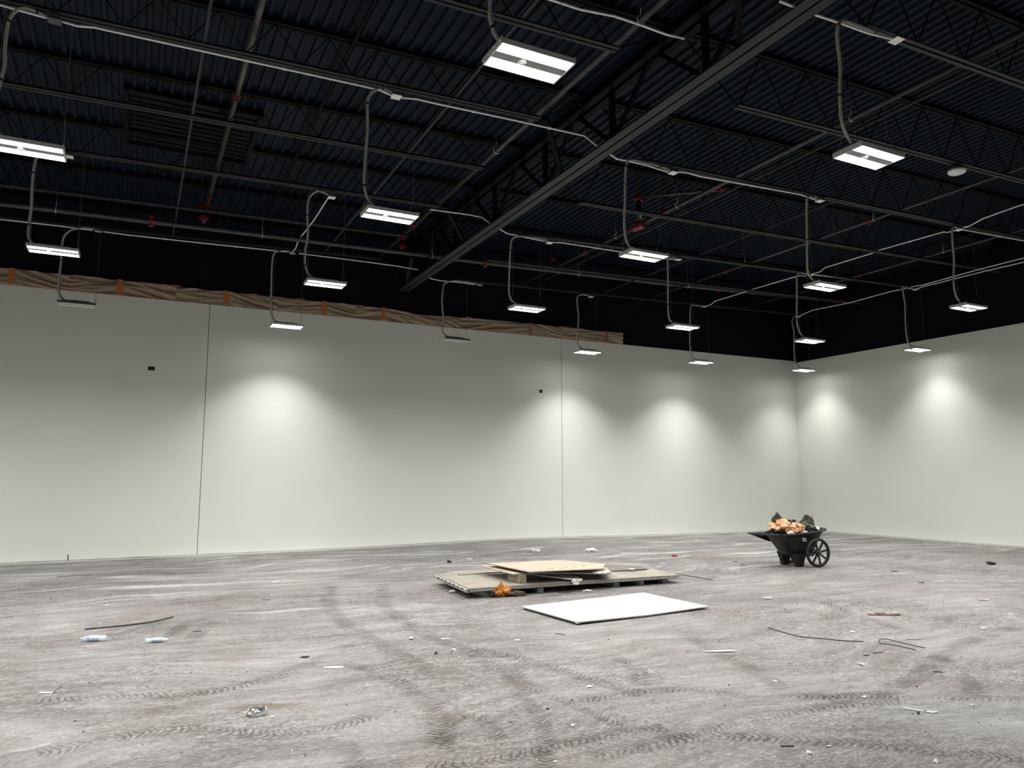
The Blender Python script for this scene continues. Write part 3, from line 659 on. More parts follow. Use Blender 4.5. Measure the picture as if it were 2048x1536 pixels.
for (i, r, c, b, whip) in LAMPS:
    lamp(LL[i], c, whip, b, lit=i not in (3, 8))
    jbox(BOXL[i], (b[0], b[1], b[2]-.005), 'boxdark' if i in (1,) else ('boxsteel' if i not in (3,7,8) else 'driver'))
# the same grid continues out of view, beside and behind the viewer
sw = LAMPS[4][4]
hid = [(-1.11,4.71),(10.0,4.71),(13.7,4.71),(17.4,4.71),(17.4,8.36)]+[(-4.9,1.04),(-1.11,1.04),(10.0,1.04)]+[(-4.9,y) for y in W]
for x, y in hid:
    dx = x-2.57; lamp('lit pendant light of the same grid, outside the photo', (x, y, 4.74), [(a+dx, z) for a, z in sw], (x+.05, y, 6.2), group='pendant lights outside the photo', full=False)
# ---------------------------------------------------------------- ceiling disc and exit sign
t = thing('ceiling_disc', 'round white disc fixed under a joist at upper right', 'detector', (10.83, 6.57, 6.17))
MB().lathe([(.0001,-.06),(.05,-.062),(.06,-.05),(.11,-.045),(.125,-.03),(.128,0)], n=32).obj('disc_body', M['lensoff'], t, True)
MB().lathe([(.07,0),(.07,.05)], n=16).obj('mount', M['boxdark'], t)
t = thing('exit_sign', 'grey box sign with red edge-lit panel cut by the right edge', 'exit sign', (8.86, 4.60, 4.55), R(-70))
MB().box(-.03, .33, -.04, .04, 0, .105).obj('housing', M['signgrey'], t, bevel=.006)
p_ = MB().box(0, .3, -.006, .006, -.255, 0).obj('acrylic_panel', M['acryl'], t)
mb = MB(); mb.box(-.004, .001, -.007, .007, -.258, 0); mb.box(.299, .304, -.007, .007, -.258, 0); mb.box(-.004, .304, -.007, .007, -.262, -.256); mb.obj('lit_edge', M['redlit'], p_)
MB().tube([(.15,0,.1),(.15,0,1.6)], .01, 8).obj('hanging_stem', M['boxdark'], t)
fc = bpy.data.curves.new('exit_letters', 'FONT'); fc.body = 'EXIT'; fc.size = .15; fc.extrude = .002; fc.align_x = 'CENTER'; fc.align_y = 'CENTER'
fc.materials.append(M['redlit']); ft = bpy.data.objects.new('exit_text', fc); fo = bpy.data.objects.new('exit_letters', bpy.data.meshes.new_from_object(ft)); bpy.data.objects.remove(ft); COL.objects.link(fo); fo.parent = p_; fo.location = (.17, -.009, -.13); fo.rotation_euler = (R(90), 0, 0); fo.scale = (.85,1,1)
# ---------------------------------------------------------------- masking paper along the wall head
t = thing('masking_paper', 'brown masking paper taped along the top of the long wall', 'masking paper', (4.7, YB, 5.4))
mb = MB(); x0, x1 = -4.2, 11.84; nx, nz_ = 640, 22; tx = [-4.1,-2.28,-.45,1.58,3.66,5.04,8.94,11.3]
def ptop(x):
    sag = .06*math.exp(-((x-6.1)/.8)**2); return 5.545-sag+.006*math.sin(x*5.1)
for i in range(nx+1):
    x = x0+(x1-x0)*i/nx
    for j in range(nz_+1):
        v_ = j/nz_; z = 5.235+(ptop(x)-5.235)*v_
        n_ = min(tx, key=lambda a: abs(a-x)); dd = x-n_
        q_ = (z-5.4)*9+dd*1.9*(1 if dd > 0 else -.5); f_ = noise.noise((x*.9, q_*.95, 3)); f2 = noise.noise((x*1.3+4, q_*1.8, n_))
        amp = .035*min(1, abs(dd)/.25+.15)
        mb.v.append((x-4.7, -.085+min(.06, abs(f_)*amp*3.6+abs(f2)*amp*.7*(.4+abs(noise.noise((x*1.9, 8, 1)))*2)), z-5.4))
for i in range(nx):
    for j in range(nz_): a = i*(nz_+1)+j; mb.f.append((a, a+nz_+1, a+nz_+2, a+1))
po = mb.obj('paper_sheet', M['paper'], t, True); sm = po.modifiers.new('solid', 'SOLIDIFY'); sm.thickness = .002
for i, x in enumerate(tx):
    th = M['tape'] if x < 7 else M['tapered']; w_ = .065 if x < 4 else .05
    MB().box(x-w_-4.7, x+w_-4.7-.04, -.1, -.094, -.15 if i % 2 else -.17, .15).obj('tape_strip', th, t)
for i, x in enumerate((-1.2, .55, 2.1, 3.1, 4.45, 7.2, 9.9)):
    MB().box(x-.09-4.7, x+.09-4.7, -.1, -.09, ptop(x)-5.4-.025, ptop(x)-5.4+.004).obj('tape_tab', M['tapered'], t)
mb = MB(); mb.bar((-4.2-4.7, -.06, -.166), (1.1-4.7, -.06, -.166), .006, .018); mb.bar((7-4.7, -.06, -.166), (11.7-4.7, -.06, -.166), .006, .014); mb.bar((3.2-4.7, -.06, -.166), (5.2-4.7, -.06, -.166), .006, .014); mb.obj('lower_tape_line', M['tapered'], t)
# open wall boxes
for x, z, w_, lb in ((.2, 3.79, .06, 'small black opening in the wall left of the left seam'), (9.28, 3.80, .045, 'small black opening in the wall just left of the right seam')):
    t = thing('wall_box', lb, 'electrical opening', (x, YB, z), 0)
    MB().box(-w_, w_, -.004, .001, -.04, .04).obj('dark_recess', M['black'], t)
    mb = MB(); mb.box(-w_-.003, -w_, -.006, 0, -.042, .042); mb.box(-.004, .004, -.006, 0, -.03, .04); mb.obj('box_rim', M['boxdark'], t)
# ---------------------------------------------------------------- boards on pallets
def board_obj(name, label, pts, th, face='gyp', edge='gypedge', cat='drywall board', group=None, z=0, sub=0):
    c = sum((Vector(p) for p in pts), Vector())/len(pts)
    t = thing(name, label, cat, c, 0, group)
    P = [Vector(p)-c for p in pts]
    mb = MB(); n = len(P)
    a = MB(); a.v = [tuple(p) for p in P]+[tuple(p-Vector((0,0,.0012))) for p in P]
    a.f = [tuple(range(n))]+[tuple(range(2*n-1, n-1, -1))]+[(i, n+i, n+(i+1)%n, (i+1)%n) for i in range(n)]
    a.obj('paper_face', M[face], t)
    b = MB(); q = [p-Vector((0,0,.0012)) for p in P]; b.quadbox([tuple(p) for p in q], th-.0012)
    b.obj('gypsum_core', M[edge], t)
    return t
def pallet(label, x0, x1, y0, y1):
    t = thing('wooden_pallet', label, 'pallet', ((x0+x1)/2, (y0+y1)/2, 0), 0, 'pallets under the board stack')
    w_, d_ = (x1-x0)/2, (y1-y0)/2
    for x in (-w_+.05, 0, w_-.05): MB().box(x-.045, x+.045, -d_, d_, .0, .062).obj('stringer', M['woodg'], t)
    for k in range(5):
        y = -d_+.02+k*(2*d_-.14)/4; MB().box(-w_, w_, y, y+.1, .062, .078).obj('deck_board', M['wood'], t)
pallet('pallet under the left end of the board stack', 4.22, 5.14, 9.22, 10.5)
pallet('pallet under the right end of the board stack', 6.3, 7.28, 9.22, 10.5)
for k in range(4):
    z = .079+.0135*(k+1); r_ = random.uniform
    dx = (-.035, .02, -.01, 0)[k]; dy = (.012, -.012, .008, 0)[k]
    sag = -.012
    pts = [(3.98+dx,9.14+dy,z+.004),(5.6,9.13+dy,z),(7.42+dx,9.12+dy,z+sag),(7.56+dx,10.0,z+sag),(7.5,10.62+dy,z),(5.6,10.64+dy,z),(4.12+dx,10.66+dy,z+.004)]
    board_obj('drywall_board', ['bottom sheet of the tan drywall stack on pallets','second sheet up in the tan drywall stack','third sheet up in the tan drywall stack','top full sheet of the tan drywall stack on pallets'][k], pts, .0125, group='full drywall sheets stacked on pallets')
# printed end tape on the left ends
for k in range(4):
    z = .079+.0135*(k+1); dx = (-.035, .02, -.01, 0)[k]
    for j in range(3):
        pass
mb = MB(); mb.bar((3.955,9.17,.118),(4.09,10.62,.122), .012, .022); t = mb.obj('end_tape', M['gypwhite']); tag(t, 'white printed tape along the left end of the drywall stack', 'tape')
for j in range(7):
    y = 9.3+j*.19; x = 3.955+(y-9.17)/1.45*.135
    part(MB().box(x-.008, x-.006, y-.06, y+.05, .112, .126).obj('red_print', M['red2' if j % 2 else 'dark'], t), 'red and black print')
    t.children[-1].matrix_parent_inverse = t.matrix_world.inverted()
board_obj('drywall_offcut', 'dark brown offcut lying flat at the back right of the stack', [(5.6,9.84,.152),(7.36,9.80,.150),(7.42,10.1,.150),(7.0,10.62,.150),(5.6,10.62,.152)], .013, 'gypd', group='drywall offcuts on the stack')
board_obj('drywall_offcut', 'narrow offcut sticking out at the back left of the stack', [(4.35,10.42,.152),(5.5,10.46,.152),(5.5,10.8,.152),(4.6,10.8,.152)], .013, 'gyp', group='drywall offcuts on the stack')
board_obj('drywall_offcut', 'tilted offcut propped on the wood block, second from top', [(4.70,10.4,.268),(4.70,9.3,.266),(5.1,9.28,.262),(6.12,9.02,.225),(6.55,9.75,.205),(6.1,10.35,.25)], .013, 'gyplight', group='drywall offcuts on the stack')
t = board_obj('drywall_offcut', 'light tan square offcut on top of the pile with nail holes', [(4.75,10.25,.315),(4.84,9.07,.312),(5.1,9.07,.310),(5.93,9.06,.296),(6.05,9.12,.29),(6.42,9.62,.282),(5.97,10.17,.31)], .013, 'gyplight', group='drywall offcuts on the stack')
c = t.location; mb = MB()
for k in range(11):
    x = 5.2+k*.075; y = 9.2+(k % 3)*.02+k*.018; zz = .312-(x-4.84)*.018+.002
    s_ = .006+.006*(k % 2)
    mb.box(x-c.x-s_, x-c.x+s_, y-c.y-s_*2, y-c.y+s_*2, zz-c.z-.006, zz-c.z+.004)
mb.obj('nail_hole', M['dark'], t)
t = board_obj('drywall_offcut', 'narrow pale strip slanting down to the front edge of the stack', [(4.95,9.75,.24),(4.98,9.5,.235),(5.62,9.02,.158),(5.72,9.14,.158),(5.72,9.5,.2)], .012, 'torn', 'torn', group='drywall offcuts on the stack')
def crumple(name, m, rad, sc, amp, seed, parent=None, loc=(0,0,0), sub=4, freq=1.0, flat=True):
    import bmesh
    bm = bmesh.new(); bmesh.ops.create_icosphere(bm, subdivisions=sub, radius=1)
    for v in bm.verts:
        p = v.co.copy(); n_ = 0; f_ = freq
        for k in range(4):
            n_ += (abs(noise.noise(p*f_*1.7+Vector((seed*7.1, k*3.3, seed))))-.25)/(1.5**k); f_ *= 2.0
        v.co = p*(1+amp*n_)
        v.co = Vector((v.co.x*rad*sc[0], v.co.y*rad*sc[1], max(v.co.z, -.75)*rad*sc[2]))
    me = bpy.data.meshes.new(name); bm.to_mesh(me); bm.free(); me.materials.append(M[m])
    if not flat:
        for p in me.polygons: p.use_smooth = True
    o = link(name, me, parent); o.location = loc
    return o
o = crumple('torn_paper', 'torn', .05, (3.0,1.0,.35), 1.0, 3, loc=(6.0,9.08,.235)); tag(o, 'torn white gypsum clump under the right corner of the top offcut', 'torn paper', 'torn gypsum pieces at the stack')
o = crumple('torn_paper', 'torn', .045, (1.3,.6,.9), 1.0, 5, loc=(5.56,9.06,.13)); tag(o, 'torn white gypsum flap hanging over the front edge of the stack', 'torn paper', 'torn gypsum pieces at the stack')
o = crumple('torn_paper', 'torn', .04, (1.5,.8,.4), .9, 6, loc=(7.0,9.75,.158), sub=3); tag(o, 'small white flake lying on the right half of the stack', 'torn paper', 'torn gypsum pieces at the stack')
o = crumple('torn_paper', 'torn', .04, (1.6,.8,.35), .9, 8, loc=(5.72,9.02,.012), sub=3); tag(o, 'white flake on the floor under the hanging gypsum flap', 'torn paper', 'torn gypsum pieces at the stack')
o = crumple('torn_paper', 'torn', .04, (1.3,.8,.5), .9, 9, loc=(4.0,9.75,.02), sub=3); tag(o, 'pale flake on the floor under the left end of the stack', 'torn paper', 'torn gypsum pieces at the stack')
o = MB().box(-.05,.05,-.19,.19,0,.115).obj('wood_block', M['wood']); o.location = (4.84, 9.45, .134); tag(o, 'pale wood block propping up the offcuts on the stack', 'wood block')
o = MB().bar((7.6,9.55,.09),(8.05,9.1,.012),.03,.008).obj('wood_sliver', M['dark']); tag(o, 'thin dark sliver leaning off the right end of the stack', 'stick')
# white sheet on the floor
t = board_obj('drywall_sheet', 'white drywall sheet lying face up on the floor in front of the stack', [(4.249,8.189,.032),(4.318,7.02,.036),(5.3,7.08,.024),(6.267,7.172,.034),(6.251,8.449,.026)], .0135, 'gypwhite', 'gypedge')
o = crumple('crushed_corner', 'torn', .02, (1.2,.7,.8), .9, 12, t, (4.33-5.28, 7.03-7.58, -.002), sub=3)
# orange and brown rag bag
t = thing('crumpled_bag', 'crumpled orange and brown bag on the floor at the stack front', 'bag', (4.46,9.16,0))
crumple('orange_film', 'orange', .105, (1.35,.7,.8), .55, 21, t, (0.0,0,.07), freq=.8); crumple('brown_tail', 'brown', .1, (1.5,.55,.38), .5, 22, t, (.19,-.06,.03), freq=.8)
crumple('dark_fold', 'dark', .07, (.9,.7,.7), .6, 23, t, (-.12,0,.05)); MB().quadbox([(-.03,-.02,.2),(.02,-.03,.1),(.06,.02,.12),(.0,.03,.21)],.01).obj('pointed_flap', M['orange'], t)
t = thing('floor_cover', 'small round dark cover set in the floor by the white sheet', 'floor cover', (5.41,9.13,0))
MB().lathe([(.0,.0),(.1,.0),(.1,.003),(.0,.004)], n=28).obj('cover_disc', M['iron'], t); MB().lathe([(.1,0),(.112,0),(.112,.002),(.1,.003)], n=28).obj('cover_rim', M['dark'], t)
# ---------------------------------------------------------------- wheeled tub cart
t = thing('tub_cart', 'black plastic two-wheeled tub cart heaped with crumpled bags', 'cart', (10.68, 9.83, 0), R(-7.8))
YC = .18
def zr(x): return .575+.085*((x+.45)/1.05)**1.5 if x > -.45 else .575
def ring(x0, x1, hw, zf, n=56, p=3.4):
    r_ = []
    for j in range(n):
        a = 2*math.pi*j/n; c_, s_ = math.cos(a), math.sin(a)
        u = math.copysign(abs(c_)**(2/p), c_); v_ = math.copysign(abs(s_)**(2/p), s_)
        x = (x0+x1)/2+(x1-x0)/2*u; r_.append((x, YC+hw*v_, zf(x)))
    return r_
rings = [ring(-.12, .30, .2, lambda x: .19)]
for q in (0, .25, .5, .75, 1):
    rings.append(ring(-.14-.30*q, .34+.24*q, .225+.115*q, lambda x, q=q: .2+(zr(x)-.2)*q))
rings.append(ring(-.49, .63, .375, lambda x: zr(x)+.004)); rings.append(ring(-.49, .63, .375, lambda x: zr(x)-.02))
rings.append(ring(-.485, .625, .37, lambda x: zr(x)-.02)); 
outer = rings[:6]; lip = [rings[6], rings[7]]
mb = MB(); seq = outer + [ring(-.49,.63,.375, lambda x: zr(x)-.022), ring(-.5,.64,.385, lambda x: zr(x)-.01), ring(-.49,.63,.375, lambda x: zr(x)+.006), ring(-.44,.58,.335, lambda x: zr(x)+.004)]
for q in (.75, .5, .25): seq.append(ring(-.13-.30*q, .33+.24*q, .215+.115*q, lambda x, q=q: .2+(zr(x)-.2)*q))
n = 56
for r_ in seq: mb.v += r_
for i in range(len(seq)-1):
    for j in range(n): jj = (j+1) % n; mb.f.append((i*n+j, i*n+jj, (i+1)*n+jj, (i+1)*n+j))
mb.f.append(tuple(range(n-1, -1, -1))); mb.f.append(tuple((len(seq)-1)*n+j for j in range(n)))
mb.obj('tub', M['cart'], t, True)
for s_ in (-1, 1):     # handle horns with gussets
    y = YC+s_*.27; mb = MB(); k = len(mb.v)
    pr = [(-.36,.588),(-.70,.585),(-.71,.57),(-.62,.54),(-.37,.45),(-.2,.40),(-.2,.56)]
    for yy in (y-.035, y+.035): mb.v += [(a, yy, b) for a, b in pr]
    m_ = len(pr); mb.f = [tuple(range(m_)), tuple(range(2*m_-1, m_-1, -1))]+[(i, m_+i, m_+(i+1)%m_, (i+1)%m_) for i in range(m_)]
    mb.obj('handle', M['cart'], t, bevel=.008)
MB().tube([(-.68,YC-.28,.572),(-.68,YC+.28,.572)], .018, 10).obj('grip_bar', M['cart'], t, True)
for y in (-.01, .37):  # moulded legs
    mb = MB(); k = 0
    for (z, a, b, hw) in ((0,-.06,.062,.045),(.015,-.066,.068,.05),(.1,-.078,.08,.056),(.24,-.12,.12,.08)):
        mb.v += [(a, y-hw, z),(b, y-hw, z),(b, y+hw, z),(a, y+hw, z)]
    mb.f = [(3,2,1,0),(12,13,14,15)]+[(i*4+j, i*4+(j+1)%4, i*4+4+(j+1)%4, i*4+4+j) for i in range(3) for j in range(4)]
    mb.obj('leg', M['cart'], t, bevel=.012)
MB().tube([(.27,-.2,.254),(.27,.56,.254)], .014, 10).obj('axle', M['iron'], t)
MB().box(.14,.36,.0,.36,.17,.27).obj('axle_block', M['cart'], t, bevel=.02)
for y in (-.19, .55):
    wh = MB().lathe([(.212,-.02),(.246,-.024),(.254,-.012),(.254,.012),(.246,.024),(.212,.02),(.207,.012),(.207,-.012),(.212,-.02)], n=48, axis='Y')
    wh.f = wh.f[:-2]; w_ = wh.obj('wheel', M['tyre'], t, True); w_.location = (.27, y, .254)
    mb = MB()
    for k in range(8):
        a = math.pi*2*k/8+.2; mb.bar((.03*math.cos(a),0,.03*math.sin(a)), (.222*math.cos(a),0,.222*math.sin(a)), .028, .024, up=(0,1,0))
    mb.obj('spokes', M['tyre'], w_); MB().lathe([(.02,-.035),(.036,-.03),(.04,0),(.036,.03),(.02,.035)], n=20, axis='Y').obj('hub', M['tyre'], w_, True)
mb = MB()
for k, z in enumerate((.505,.489,.473,.452)): mb.box(-.045, .045, -.002, 0, z-.005-.48, z+.005-.48)
d = mb.obj('side_label', M['decal'], t); d.location = (.02, YC-.333, .485); d.rotation_euler = (R(-14), 0, 0)
d = MB().box(-.02,.02,-.003,0,-.035,.03).obj('corner_sticker', M['paper'], t); d.location = (.43, YC-.305, .55); d.rotation_euler = (R(-15),0,R(22))
BG = [('bago',.18,(1.15,.95,.95),31,(-.24,.10,.66),'orange and tan crumpled bag heaped at the handle end of the cart'),
 ('bago',.15,(1.25,1.0,.8),32,(.02,.02,.65),'tan crumpled bag in the middle front of the cart load'),
 ('bagg',.12,(.9,.7,1.15),33,(-.22,.25,.79),'pointed dark green bag peak behind the orange bag'),
 ('bagb',.14,(1.25,.9,.6),34,(-.35,.05,.59),'black bag bulging under the orange bag'),
 ('bagb',.13,(1.3,.8,.6),35,(.10,.24,.73),'black shiny bag behind the middle of the cart load'),
 ('bagg',.16,(1.4,1.0,.6),36,(.27,.12,.66),'dark olive bag filling the wheel end of the cart'),
 ('bagg',.13,(.9,.7,.85),37,(.46,.26,.76),'olive bag standing tallest at the wheel end'),
 ('bagb',.12,(1.5,.7,.45),38,(.26,-.02,.645),'black folded bag along the near rim of the cart')]
for (m_, r_, sc, sd, p, lb) in BG:
    o = crumple('crumpled_bag', m_, r_, sc, .5 if m_ == 'bagg' else .85, sd, None, t.matrix_world @ Vector(p), sub=4, freq=.8)
    q = Matrix.Rotation(R(-7.8), 4, 'Z') @ Vector(p); o.location = Vector((10.68, 9.83, 0))+q; o.rotation_euler = (0,0,R(-7.8)+sd); tag(o, lb, 'bag', 'bags in the cart')
for p, r_, sc, lb, sd in (((.44,.05,.655),.055,(1.5,1,.6),'white scrap at the wheel end rim of the cart',41), ((-.24,-.12,.598),.045,(1.2,.8,1),'white and pink scrap at the near rim under the orange bag',42), ((.06,-.12,.615),.04,(1.8,.8,.6),'white scrap on the near rim in the middle of the cart',43)):
    o = crumple('plastic_scrap', 'bagw', r_, sc, 1.2, sd, sub=3); o.location = Vector((10.68, 9.83, 0))+Matrix.Rotation(R(-7.8), 4, 'Z') @ Vector(p); tag(o, lb, 'scrap', 'scraps in the cart')
# ---------------------------------------------------------------- litter on the floor
def bottle(label, x, y, rz, L_=.2, r_=.032):
    t = thing('plastic_bottle', label, 'bottle', (x, y, fz(x,y)+r_*.72), rz, 'crushed water bottles')
    mb = MB(); prof = []
    for k in range(17):
        u = k/16; rr = r_*(1-.12*abs(math.sin(u*22))); 
        if u > .78: rr = r_*(1-(u-.78)/.22*.62)
        if u < .04: rr = r_*.8
        prof.append((rr, -L_/2+L_*u))
    mb.lathe(prof, n=18, axis='X')
    mb.v = [(a+.004*noise.noise((a*40,b*30,c_*30)), b*(1+.15*noise.noise((a*25,3,1))), c_*(.72+.15*noise.noise((a*30,7,2)))) for a, b, c_ in mb.v]
    mb.obj('bottle_body', M['clear'], t, True)
    mb = MB(); mb.lathe([(r_*1.01,-.045),(r_*1.0,-.02),(r_*1.02,0),(r_*1.0,.02),(r_*1.01,.045)], n=18, axis='X'); mb.v = [(a+.01, b, c_*.76) for a, b, c_ in mb.v]
    mb.obj('bottle_label', M['lab'], t, True)
    MB().lathe([(.012,0),(.0125,.012),(.011,.014)], (L_/2-.004,0,0), 12, 'X').obj('bottle_cap', M['white'], t, True)
bottle('clear crushed bottle, left of the two, cap to the left', -.25, 8.45, R(190)-.46, .215, .038)
bottle('smaller blue-labelled crushed bottle, right of the two', .28, 8.13, R(8)-.35, .19, .03)
t = thing('crushed_can', 'crushed silver foil ring lying on the floor at lower left', 'crushed can', (.82, 5.38, .0), R(-10))
mb = MB(); prof = [(.05,0),(.056,.004),(.058,.025),(.054,.04),(.047,.04),(.045,.012),(.02,.01),(.0,.012)]
mb.lathe(prof, n=36); mb.v = [(a*1.15+.008*noise.noise((a*60,b*60,1)), b*.85+.008*noise.noise((a*50,b*60,9)), max(0,c_*(1+.7*noise.noise((a*40,b*40,5))))) for a, b, c_ in mb.v]
mb.obj('outer_ring', M['foil'], t); crumple('crushed_side', 'foil', .035, (1.1,.7,.5), 1.2, 51, t, (-.03,-.015,.028), sub=3); crumple('dark_inner', 'bagb', .03, (1.2,.8,.4), 1.0, 52, t, (.0,.01,.018), sub=3)
def wire(label, pts, r=.004, name='wire', m='dark', cat='wire'):
    P = [(x, y, fz(x,y)+r+z) for x, y, z in pts]; o = MB().tube(P, r, 6).obj(name, M[m], None, True); tag(o, label, cat, 'wires and strips on the floor'); return o
wire('long dark strip on the floor behind the two bottles', [(-.36,9.11,0),(-.1,9.14,0),(.15,9.17,.004),(.33,9.27,.006),(.49,9.4,.01)], .0075)
wire('long thin dark wire on the floor right of the white sheet', [(6.03,6.0,0),(5.99,5.75,0),(5.98,5.53,0),(6.08,5.35,.004),(6.2,5.2,0),(6.34,5.09,0)], .0045)
wire('tangled thin wire loop on the floor at right', [(6.61,4.65,0),(6.6,4.85,.005),(6.6,5.02,.01),(6.52,5.05,.01),(6.42,4.97,0),(6.45,4.9,0),(6.47,4.78,0),(6.46,4.64,0)], .004)
def stick(label, x, y, l_, rz, m='dark', w_=.008, h_=.005, name='stick'):
    o = MB().box(-l_/2, l_/2, -w_/2, w_/2, 0, h_).obj(name, M[m]); o.location = (x, y, fz(x,y)+.001); o.rotation_euler = (0,0,rz); tag(o, label, 'stick', 'sticks and slivers on the floor')
V0 = R(-27)
for a in [('short dark stick in front of the white sheet, left part',3.92,6.7,.11,V0-.6),('pale and dark splinter above the wire loop',6.87,4.94,.15,V0-.1,'wood',.012),('short dark stick below the wire loop, left one',5.88,4.7,.055,V0+.15),
          ('thin dark stick below the wire loop, right one',6.06,4.72,.1,V0+.3),('dark stick near the bottom edge, right of centre',3.5,3.37,.075,V0+.05),('dark flat stick left of the left tyre tracks',1.62,10.26,.1,V0+.1,'dark',.015),
          ('dark curled sliver near the left bottle pair, right of them',.67,8.5,.08,V0+.4),('dark stick between the stack and the cart',8.3,9.4,.14,V0-.3),('thin dark sliver far right foreground',5.9,4.05,.07,V0-.2),
          ('long dark crack-like sliver near the left end of the wall',-.75,14.1,.5,V0+.5,'dark',.012)]: stick(*a)
def scrap(label, x, y, w_, d_, rz=0, m='white', kind='flat', h_=.006, seed=1):
    if kind == 'flat':
        rd = random.Random(seed); pts = []
        for k in range(7):
            a = 2*math.pi*k/7; q = .75+.35*rd.random(); pts.append((w_/2*math.cos(a)*q, d_/2*math.sin(a)*q, h_*(.6+1.2*rd.random())))
        o = MB().quadbox(pts, h_*.5).obj('scrap', M[m])
        o.location = (x, y, fz(x,y)+.001)
    else:
        o = crumple('scrap', m, .5, (w_, d_, h_*2), 1.0, seed, sub=2 if w_ < .2 else 4, freq=1.0 if w_ < .2 else 1.8); o.location = (x, y, fz(x,y)+h_*.7)
    o.rotation_euler = (0,0,rz); tag(o, label, 'scrap', 'small litter scattered on the floor')
SC = [('white chip just right of the crushed foil ring',.9,5.27,.025,.02,0,'white','lump',.008),
('white triangular paper scrap by the left tyre tracks',2.51,7.17,.05,.09,V0,'white','flat',.01),
('thin white strip right of the triangular scrap',2.80,7.01,.15,.03,V0,'white','flat',.004),
('white folded scrap left of the white sheet front corner',3.4,6.64,.07,.05,V0+.5,'white','lump',.008),
('white rimmed dark chip below the thin white strip',2.7,6.55,.05,.04,V0,'bagw','lump',.007),
('small black lump left of the rimmed chip',2.5,6.47,.03,.03,0,'dark','lump',.012),
('white smeared scrap beside a brown stain, left of centre',1.58,6.40,.2,.06,V0+.2,'white','flat',.003),
('dark lump between the two bottles and the smeared scrap',1.43,6.86,.06,.04,V0,'dark','lump',.01),
('long white paper strip on the floor below the white sheet',4.82,5.39,.34,.05,V0+.02,'white','flat',.008),
('reddish white crumpled paper right of the dark rubble patch',7.8,5.95,.38,.07,V0-.03,'brownsc','lump',.018),
('white crumb above the end of the thin wire',6.65,5.46,.06,.04,0,'white','lump',.008),
('white rectangular scrap at far right',8.0,4.95,.07,.06,V0-.3,'white','flat',.006),
('narrow white scrap standing left of the wire loop below',5.55,4.49,.03,.09,V0+.2,'white','flat',.01),
('white and brown crumb right of centre in the foreground',4.76,3.84,.035,.03,0,'bagw','lump',.008),
('white chip in the middle right foreground',4.5,4.43,.03,.03,0,'white','lump',.008),
('white chip in the lower middle tyre track',2.57,4.24,.025,.025,0,'white','lump',.009),
('white ring-shaped chip at the bottom centre',2.17,3.77,.035,.02,0,'white','lump',.005),
('white stone at the bottom edge right of centre',3.52,3.23,.03,.035,0,'white','lump',.011),
('flat white chip right of the bottom dark stick',3.71,3.26,.045,.015,V0,'white','flat',.004),
('white stone near the bottom right corner',4.04,2.82,.03,.022,V0-.5,'white','lump',.008),
('white chip right of the metal bracket',5.25,3.37,.03,.02,V0,'white','lump',.005),
('small white chip at lower centre right',3.78,3.79,.02,.015,V0,'white','lump',.005),
('white chip below the short curved tyre track',3.14,4.95,.04,.025,V0,'white','lump',.009),
('dark flat lump far right behind the light dust',14.09,8.49,.18,.16,V0,'dark','lump',.03),
('white scrap with a dark dot at far right',9.89,6.1,.16,.07,V0,'white','flat',.008),
('pale scrap on the dark rubble patch right of the sheet',7.47,7.41,.13,.06,V0,'white','flat',.012),
('white boat-shaped scrap near the long wall, centre',8.66,13.5,.2,.14,V0,'white','lump',.045),
('white torn scrap near the long wall, left of the boat shape',7.56,13.93,.2,.12,V0-.3,'bagw','lump',.035),
('flat white scrap behind the board stack at left',5.83,13.41,.16,.05,V0,'white','flat',.01),
('dark crumb left of the flat white scrap by the stack',5.3,13.1,.09,.07,V0,'dark','lump',.03),
('red scrap on the floor behind the right end of the stack',9.75,12.13,.12,.07,V0,'red2','lump',.025),
('long pale strip attached beside the red scrap',10.0,12.0,.3,.04,V0-.1,'bagw','flat',.01),
('flat dark chip left of the cart legs',9.87,10.35,.14,.05,V0,'dark','flat',.012),
('flat dark piece right of the cart',11.56,8.6,.12,.05,V0,'dark','flat',.01),
('dark chip on the dusty floor at right',10.66,7.48,.09,.03,V0,'dark','flat',.01),
('long white smear scrap at right',11.03,7.48,.22,.03,V0,'white','flat',.003),
('pale chip on the floor near the left wall side',-.2,10.7,.1,.05,V0,'white','flat',.005),
('pale plank-like chip at the left middle distance',2.0,11.9,.2,.06,V0,'white','flat',.008),
('small red chip in the right foreground',5.35,3.85,.02,.02,V0,'red2','lump',.007),
('black crumb below the red chip',4.75,3.42,.02,.02,V0,'dark','lump',.008),
('black crumb in the middle tyre track',2.6,4.62,.025,.02,V0,'dark','lump',.006),
('black crumb at the lower left of centre',1.35,3.95,.02,.02,V0,'dark','lump',.006),
('pale chip left of the cart on the far floor',10.2,10.9,.12,.04,V0,'dark','flat',.012)]
for i, a in enumerate(SC): scrap(*a, seed=60+i)
o = MB().lathe([(.0,0),(.11,0),(.12,.01),(.11,.028),(.0,.032)], n=28).obj('round_puck', M['dark'], None, True); o.location = (11.35,6.28,0); tag(o, 'dark round disc on the floor cut by the right edge', 'disc')
t = thing('metal_bracket', 'bent metal channel offcut in the lower right foreground', 'metal offcut', (4.82,3.47,.002), V0-.45)
mb = MB(); mb.quadbox([(-.1,.02,.004),(-.08,-.012,.004),(.09,-.03,.004),(.12,.01,.004)], .003); mb.obj('flange', M['galv'], t)
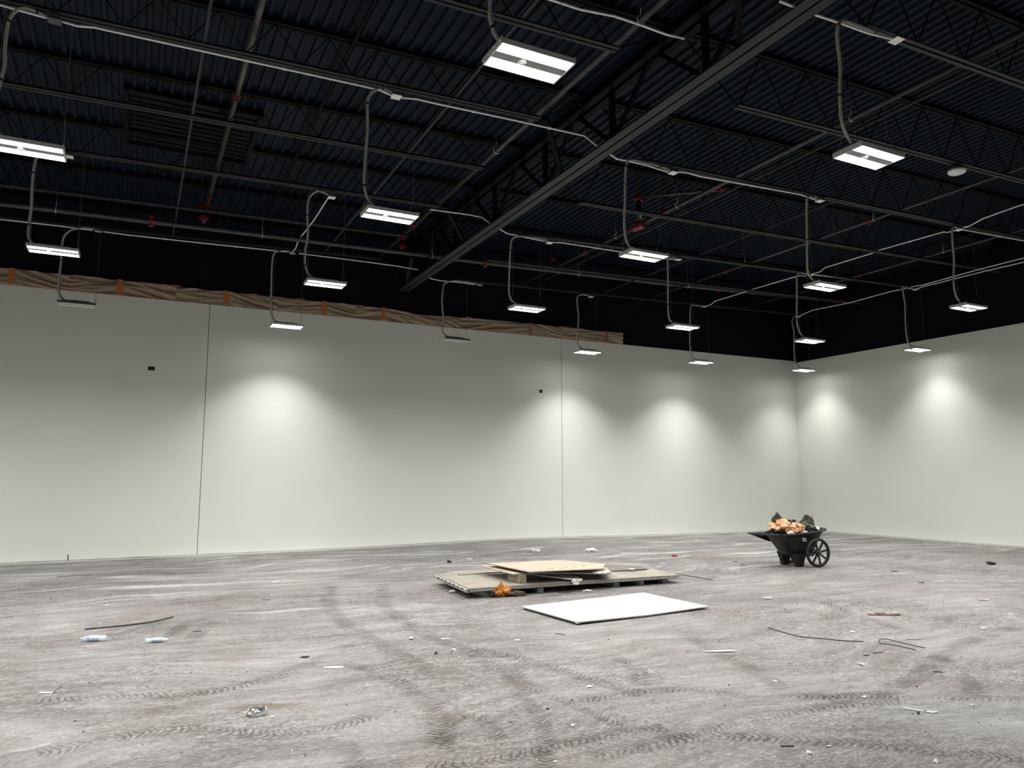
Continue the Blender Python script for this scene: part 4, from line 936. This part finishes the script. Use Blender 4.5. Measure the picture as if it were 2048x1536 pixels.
mb = MB(); mb.quadbox([(-.1,.02,.006),(-.09,.012,.03),(.0,.0,.03),(.1,.0,.006)], .003); mb.obj('folded_side', M['bright'], t); MB().lathe([(.008,.004),(.008,.0055)], (.04,-.012,0), 12).obj('hole', M['black'], t)
t = thing('metal_offcut', 'bent white metal strip with a raised dark tip at lower left', 'metal offcut', (-.46,6.59,.002), V0)
MB().box(-.07,.03,-.012,.012,0,.004).obj('flat_leg', M['white'], t); MB().bar((.03,0,.003),(.085,.01,.045),.02,.003).obj('raised_leg', M['dark'], t)
# rubble crumbs nobody could count
rd = random.Random(11); mb = MB()
for k in range(520):
    if k < 200: x = 7.5+rd.gauss(0,.55); y = 7.0+rd.gauss(0,.45)-(x-7.5)*.4
    else:
        y = 2.6+rd.random()**1.4*11; x = rd.uniform(-.3*y, 1.3*y+2)
        if x > 18 or x < -6: continue
    if (3.8 < x < 7.8 and 6.9 < y < 11) or (9.8 < x < 11.6 and 9.2 < y < 10.8): continue
    s_ = rd.uniform(.003,.008)*(1+y*.04); z = fz(x,y)
    b = len(mb.v); mb.v += [(x+s_*rd.uniform(.6,1.4), y, z), (x-s_, y+s_*.8, z), (x-s_*.8, y-s_, z), (x, y, z+s_*rd.uniform(.6,1.2))]
    mb.f += [(b, b+1, b+3), (b+1, b+2, b+3), (b+2, b, b+3), (b, b+2, b+1)]
o = mb.obj('floor_crumbs', M['dark']); tag(o, 'scattered dark crumbs and grit over the concrete floor', 'grit', kind='stuff')
mb = MB()
for k in range(260):
    y = 2.6+rd.random()**1.5*12; x = rd.uniform(-.3*y, 1.3*y+2)
    if x > 18 or x < -6: continue
    if (3.8 < x < 7.8 and 6.9 < y < 11) or (9.8 < x < 11.6 and 9.2 < y < 10.8): continue
    s_ = rd.uniform(.002,.006)*(1+y*.05); z = fz(x,y)
    b = len(mb.v); mb.v += [(x+s_, y, z), (x-s_, y+s_*.8, z), (x-s_*.8, y-s_, z), (x, y, z+s_*.7)]
    mb.f += [(b, b+1, b+3), (b+1, b+2, b+3), (b+2, b, b+3), (b, b+2, b+1)]
o = mb.obj('plaster_crumbs', M['white']); tag(o, 'scattered white plaster crumbs over the concrete floor', 'grit', kind='stuff')
